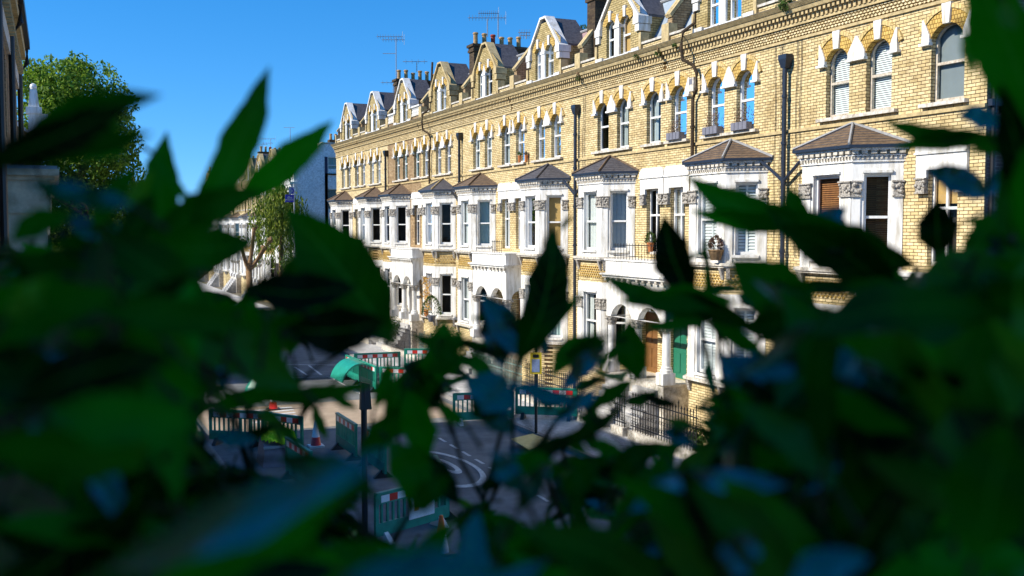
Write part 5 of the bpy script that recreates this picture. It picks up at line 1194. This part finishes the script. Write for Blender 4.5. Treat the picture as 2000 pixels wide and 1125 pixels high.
sh_l = Shrub('left laurel shrub, long pointed leaves rising before the sky and street tree', (-0.5, 1.4, 0.1))
sh_m = Shrub('middle laurel shrub, its dark leaves crossing the road works and railings', (0.7, 1.5, 0.1))
sh_r = Shrub('right laurel shrub, broad leaves across the louvred bay and nearest house', (1.9, 1.2, 0.1))
def pick(x): return sh_l if x < 760 else (sh_m if x < 1200 else sh_r)
HL = [  # tip x,y  base x,y  width px, depth, roll, material
 (318, 186, 40, 268, 74, 0.62, -20, 'n'), (262, 200, -40, 330, 95, 0.55, -15, 'n'), (300, 262, -30, 310, 84, 0.6, -25, 'n'), (250, 300, 60, 262, 50, 0.7, 20, 'n'), (235, 215, 165, 320, 34, 0.75, 25, 'l'),
 (327, 255, 345, 520, 88, 0.95, -10, 'n'), (526, 128, 372, 450, 88, 0.85, -10, 'n'), (652, 234, 455, 400, 76, 0.9, -15, 'n'), (520, 372, 290, 480, 84, 0.85, 0, 'n'), (556, 405, 768, 672, 168, 0.85, -5, 'n'),
 (505, 470, 280, 470, 110, 0.75, 5, 'n'), (50, 352, 262, 402, 58, 0.6, 45, 's'), (150, 420, 20, 470, 60, 0.7, 10, 'n'), (300, 375, 255, 520, 70, 0.8, 20, 'n'), (275, 320, 180, 455, 46, 0.75, 10, 'n'), (380, 420, 300, 300, 22, 0.9, 15, 'n'), (205, 405, 195, 500, 44, 0.8, 0, 'n'), (130, 415, 200, 470, 44, 0.75, 40, 's'),
 (700, 560, 470, 560, 90, 0.8, 20, 'n'), (600, 480, 560, 620, 60, 0.95, 30, 'n'), (755, 625, 560, 640, 110, 0.8, -5, 'n'), (560, 690, 400, 600, 90, 0.75, -15, 'n'), (780, 640, 680, 600, 70, 0.95, 0, 'n'),
 (735, 748, 480, 780, 44, 0.9, -10, 'n'), (600, 745, 380, 800, 46, 0.85, -20, 'n'), (575, 840, 660, 742, 22, 1.1, 10, 'n'), (610, 900, 500, 780, 16, 1.2, 0, 'n'), (640, 860, 610, 790, 26, 1.2, 10, 'l'), (742, 975, 540, 895, 56, 0.9, -20, 'n'), (760, 700, 730, 800, 40, 1.0, -10, 'n'),
 (868, 620, 838, 760, 76, 1.0, -10, 'n'), (790, 710, 860, 800, 90, 1.0, -10, 'n'), (930, 700, 820, 730, 50, 1.0, 0, 'n'), (838, 900, 800, 760, 80, 0.95, -20, 'n'), (960, 672, 840, 690, 26, 1.0, -10, 'n'), (748, 820, 790, 720, 50, 1.0, -10, 'n'), (700, 890, 800, 790, 60, 1.0, -15, 'n'), (830, 1000, 760, 860, 90, 0.9, 10, 'n'),
 (1078, 440, 1010, 710, 104, 1.05, -15, 'n'), (1118, 418, 1092, 452, 15, 1.1, 0, 'n'), (940, 572, 1025, 705, 72, 1.1, 35, 's'), (915, 622, 990, 628, 18, 1.1, 20, 'n'), (955, 590, 985, 720, 66, 1.1, 40, 's'), (1146, 560, 1058, 668, 20, 1.15, 10, 'n'), (1068, 700, 1050, 645, 24, 1.15, 35, 's'),
 (905, 738, 1008, 800, 90, 0.95, 40, 's'), (1000, 850, 915, 740, 80, 0.95, 35, 's'), (990, 745, 1130, 790, 38, 0.9, 40, 's'), (1178, 752, 1075, 830, 34, 0.9, 45, 's'), (1100, 700, 1190, 660, 44, 1.0, 0, 'n'), (1076, 735, 1165, 655, 60, 1.0, 10, 'n'), (1165, 640, 1110, 745, 46, 1.0, 5, 'n'), (1190, 672, 1095, 765, 48, 0.95, 40, 's'), (1228, 622, 1248, 745, 78, 1.0, -5, 'n'), (1150, 800, 1240, 740, 40, 1.0, -10, 'n'),
 (1296, 418, 1352, 590, 90, 1.1, -10, 'n'), (1378, 465, 1385, 530, 17, 1.15, 0, 'n'), (1383, 600, 1378, 520, 18, 1.15, 0, 'n'), (1400, 500, 1340, 500, 10, 1.15, 0, 'n'),
 (1338, 342, 1610, 440, 78, 1.05, 10, 'n'), (1345, 410, 1580, 440, 50, 1.05, -15, 'n'), (1490, 400, 1790, 520, 120, 1.0, -5, 'n'), (1520, 440, 1760, 590, 110, 1.0, -10, 'n'), (1540, 362, 1570, 450, 54, 1.05, 10, 'n'), (1655, 405, 1585, 450, 48, 1.05, 40, 's'), (1662, 462, 1600, 420, 40, 1.05, 40, 's'), (1742, 545, 1650, 490, 70, 1.0, -10, 'n'), (1740, 490, 1700, 540, 30, 1.0, 40, 's'),
 (1168, 536, 1370, 620, 52, 0.95, 10, 'n'), (1205, 590, 1440, 590, 62, 0.95, 0, 'n'), (1246, 640, 1410, 610, 34, 0.95, 10, 'n'), (1424, 508, 1600, 640, 130, 0.95, 0, 'n'), (1500, 560, 1700, 560, 40, 0.95, 10, 'n'), (1440, 640, 1600, 600, 80, 0.9, -5, 'n'), (1300, 560, 1480, 640, 50, 0.95, -10, 'n'), (1500, 700, 1380, 630, 40, 1.0, 0, 'n'),
 (1722, 232, 1920, 262, 44, 1.0, 0, 'n'), (1742, 288, 1965, 270, 46, 1.0, -20, 'n'), (1870, 225, 1960, 240, 50, 1.0, 45, 's'), (1960, 205, 1985, 300, 70, 0.95, 40, 's'), (1880, 300, 2040, 300, 34, 0.9, -20, 'n'), (1805, 332, 1935, 385, 64, 1.05, 30, 's'), (1925, 385, 1990, 320, 40, 1.0, 45, 's'), (1830, 392, 1835, 500, 84, 1.1, -10, 'n'), (1868, 432, 1970, 408, 18, 1.1, 0, 'n'), (1872, 460, 1960, 440, 14, 1.1, 0, 'n'), (1880, 520, 1965, 420, 60, 1.0, -10, 'n'),
 (1900, -70, 2030, 240, 150, 0.75, -10, 'n'), (1935, 90, 2010, 310, 60, 0.8, 0, 'n'), (1955, 160, 2060, 500, 90, 0.75, -15, 'n'), (1990, 250, 1960, 480, 60, 0.9, -10, 'n'), (2000, 540, 1780, 560, 110, 0.8, 25, 'l'), (1830, 520, 1840, 640, 90, 0.7, 25, 'l'), (2030, 680, 1900, 530, 80, 0.6, 45, 's'), (1640, 560, 1800, 600, 60, 0.8, 10, 'n'),
 (1560, 840, 1395, 690, 110, 0.75, 45, 's'), (1440, 720, 1570, 780, 60, 0.75, 45, 's'), (1700, 760, 1590, 700, 90, 0.65, 45, 's'), (1790, 830, 1650, 760, 90, 0.6, 35, 's'), (1300, 822, 1355, 828, 26, 1.0, 20, 'l'), (1360, 870, 1290, 840, 40, 1.0, 45, 's'), (1960, 820, 1900, 1090, 190, 0.42, 20, 'n'), (1850, 800, 2040, 1000, 160, 0.45, 15, 'n'),
 (760, 880, 200, 1120, 110, 0.36, 45, 's'), (720, 900, 300, 1150, 150, 0.38, 20, 'n'), (1020, 1150, 640, 1160, 130, 0.36, 35, 's'), (350, 700, 20, 800, 130, 0.42, 15, 'n'), (400, 830, 90, 800, 120, 0.40, 30, 'n'), (240, 570, -60, 680, 110, 0.5, 25, 'n'), (300, 900, -40, 860, 120, 0.42, -20, 'n'), (180, 760, -60, 740, 100, 0.45, 30, 'n'), (900, 990, 826, 880, 60, 0.95, 10, 'n'), (1060, 870, 1220, 790, 36, 0.95, -10, 'n'), (1010, 900, 1130, 850, 40, 0.95, 5, 'n'), (980, 925, 1090, 905, 60, 0.9, 15, 'n'), (1040, 790, 1120, 770, 26, 1.0, 0, 'n'), (905, 640, 870, 740, 40, 1.0, 0, 'n'), (970, 735, 890, 700, 40, 1.0, 20, 'n'), (800, 655, 880, 700, 34, 1.0, 5, 'n'), (880, 720, 850, 640, 30, 1.0, 30, 'l'), (1180, 830, 1130, 780, 26, 1.0, 0, 'n'), (1010, 930, 1090, 870, 34, 0.95, 5, 'n'), (1080, 850, 1150, 890, 30, 0.95, -10, 'n'), (1120, 810, 1190, 840, 32, 0.95, 10, 'n'), (990, 880, 1050, 930, 34, 0.95, 30, 's'), (1210, 790, 1290, 760, 34, 0.95, 0, 'n'), (1230, 900, 1150, 860, 40, 0.95, 20, 'n'), (1330, 790, 1250, 770, 30, 0.95, 10, 'n'), (930, 960, 1000, 905, 40, 0.95, 15, 'n'), (850, 780, 910, 830, 34, 1.0, 5, 'n'), (1340, 870, 1230, 880, 40, 0.9, 15, 'n'), (700, 800, 640, 760, 26, 1.0, 5, 'n'), (560, 860, 500, 800, 28, 1.0, 10, 'l'), (470, 850, 540, 830, 30, 1.0, 10, 'n'), (1130, 850, 1190, 880, 30, 1.0, 20, 'n'), (1300, 940, 1400, 870, 50, 0.8, 20, 'l'), (1640, 680, 1700, 740, 50, 0.8, 25, 'l'), (1290, 1000, 1240, 940, 40, 0.8, 35, 's'), (1790, 560, 1860, 640, 60, 0.7, 20, 'l'), (300, 330, 250, 440, 40, 0.8, 20, 'l'), (90, 540, 10, 620, 60, 0.5, 25, 'l'), (330, 610, 250, 560, 50, 0.6, 25, 'l'), (1900, 150, 1880, 60, 30, 0.8, 20, 'l'), (1985, 60, 1960, 0, 40, 0.7, 30, 'l'), (500, 640, 180, 600, 90, 0.55, 15, 'n'),
 (960, 880, 1020, 960, 60, 0.8, 45, 's'), (1080, 900, 1010, 1000, 50, 0.8, 45, 's'), (1170, 900, 1100, 960, 60, 0.8, 15, 'n'), (1290, 860, 1200, 950, 70, 0.8, 10, 'n'), (1400, 930, 1230, 1000, 60, 0.7, 30, 's'), (1480, 1040, 1420, 1130, 90, 0.5, 45, 's'), (1700, 1090, 1540, 1140, 80, 0.45, 45, 's'), (500, 860, 420, 850, 40, 0.9, 45, 's'), (260, 470, 210, 440, 30, 0.8, 40, 's'), (250, 460, 140, 450, 50, 0.8, 10, 'l'),
 (470, 600, 455, 640, 26, 0.7, 45, 's'), (530, 600, 520, 640, 26, 0.7, 45, 's'), (620, 480, 640, 490, 24, 0.9, 45, 's'), (980, 700, 880, 660, 26, 1.0, -10, 'n'), (730, 960, 600, 900, 80, 0.8, 30, 'n'), (880, 930, 800, 1000, 60, 0.8, 15, 'n'),
]
KEY = {'n': 'leaf_near', 's': 'leaf_shiny', 'l': 'leaf_lime'}
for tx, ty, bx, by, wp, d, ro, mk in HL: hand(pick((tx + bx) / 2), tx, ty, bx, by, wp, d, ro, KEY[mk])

rs = random.Random(2024); made = 0; tries = 0
def fill(count, d0, d1, l0, l1, mats, roll=(-45, 45)):
    made = 0; tries = 0
    while made < count and tries < count * 40:
        tries += 1; x, y_ = rs.uniform(-80, 2080), rs.uniform(180, 1180)
        if not covered(x, y_): continue
        d = rs.uniform(d0, d1); L = rs.uniform(l0, l1) * FPX / d; a = rs.gauss(math.pi * 0.85, 0.75) if rs.random() < 0.6 else rs.uniform(0, 6.283)
        wp = L * rs.uniform(0.26, 0.38); tx, ty = x + math.cos(a) * L * 0.5, y_ - math.sin(a) * L * 0.5; bx, by = x - math.cos(a) * L * 0.5, y_ + math.sin(a) * L * 0.5
        ok = True; nx, ny = math.sin(a) * wp * 0.45, math.cos(a) * wp * 0.45
        for s_ in (0.0, 0.25, 0.5, 0.75, 1.0):
            qx, qy = bx + (tx - bx) * s_, by + (ty - by) * s_; k = math.sin(math.pi * s_)
            for e in (-1, 1):
                g_ = 1 + 2 * (12 / d) / max(wp, 1)
                if not covered(min(2079, max(-79, qx + e * nx * (k * 1.05 + g_ - 1))), min(1199, qy + e * ny * (k * 1.05 + g_ - 1))): ok = False; break
            if not ok: break
        if not ok: continue
        ro = rs.uniform(*roll); hand(pick(x), tx, ty, bx, by, wp * math.cos(R(abs(ro))), d, ro, rs.choice(mats), rs.uniform(-0.08, 0.08), rs); made += 1
    return made
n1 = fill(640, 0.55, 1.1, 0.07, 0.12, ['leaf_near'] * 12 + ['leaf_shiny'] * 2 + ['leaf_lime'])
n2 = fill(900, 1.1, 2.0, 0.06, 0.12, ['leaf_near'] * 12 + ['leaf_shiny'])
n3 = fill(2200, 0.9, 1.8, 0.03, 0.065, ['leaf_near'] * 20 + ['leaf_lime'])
print('leaves', n1, n2, n3)
# stems: trunks from the ground and branching twigs through the leaf masses
for sh, pts in ((sh_l, [((330, 560), (345, 480)), ((300, 600), (385, 440)), ((420, 700), (560, 480)), ((520, 800), (740, 650)), ((200, 700), (60, 300)), ((450, 770), (700, 740)), ((480, 800), (640, 930))]),
                (sh_m, [((1000, 900), (1010, 700)), ((900, 900), (850, 740)), ((1050, 880), (1180, 720)), ((1010, 720), (1060, 640)), ((1100, 880), (1240, 740)), ((800, 1000), (760, 760))]),
                (sh_r, [((1600, 760), (1560, 440)), ((1750, 800), (1790, 520)), ((1500, 800), (1350, 590)), ((1345, 510), (1400, 505)), ((1376, 470), (1380, 620)), ((1900, 700), (1965, 420)), ((1960, 420), (1880, 435)), ((1985, 600), (2010, 240)), ((1250, 900), (1180, 760)), ((1620, 700), (1740, 520))])):
    for (x0, y0_), (x1, y1_) in pts:
        a, b = at_depth(x0, y0_, 1.35), at_depth(x1, y1_, 1.08); mid = (a + b) / 2 + Vector((0, 0, 0.01)); g0 = sh.base
        knee = at_depth(x0 * 1.0 + rs.uniform(-260, 260), 1320, 1.5)
        sh.stems.tube([tuple(g0 + Vector((0, 0, 0))), tuple((g0 + knee) / 2 + Vector((0.05, 0.05, 0.6))), tuple(knee), tuple(a), tuple(mid), tuple(b)], [0.03, 0.018, 0.004, 0.0028, 0.002, 0.0012], 7)
    sh.finish()
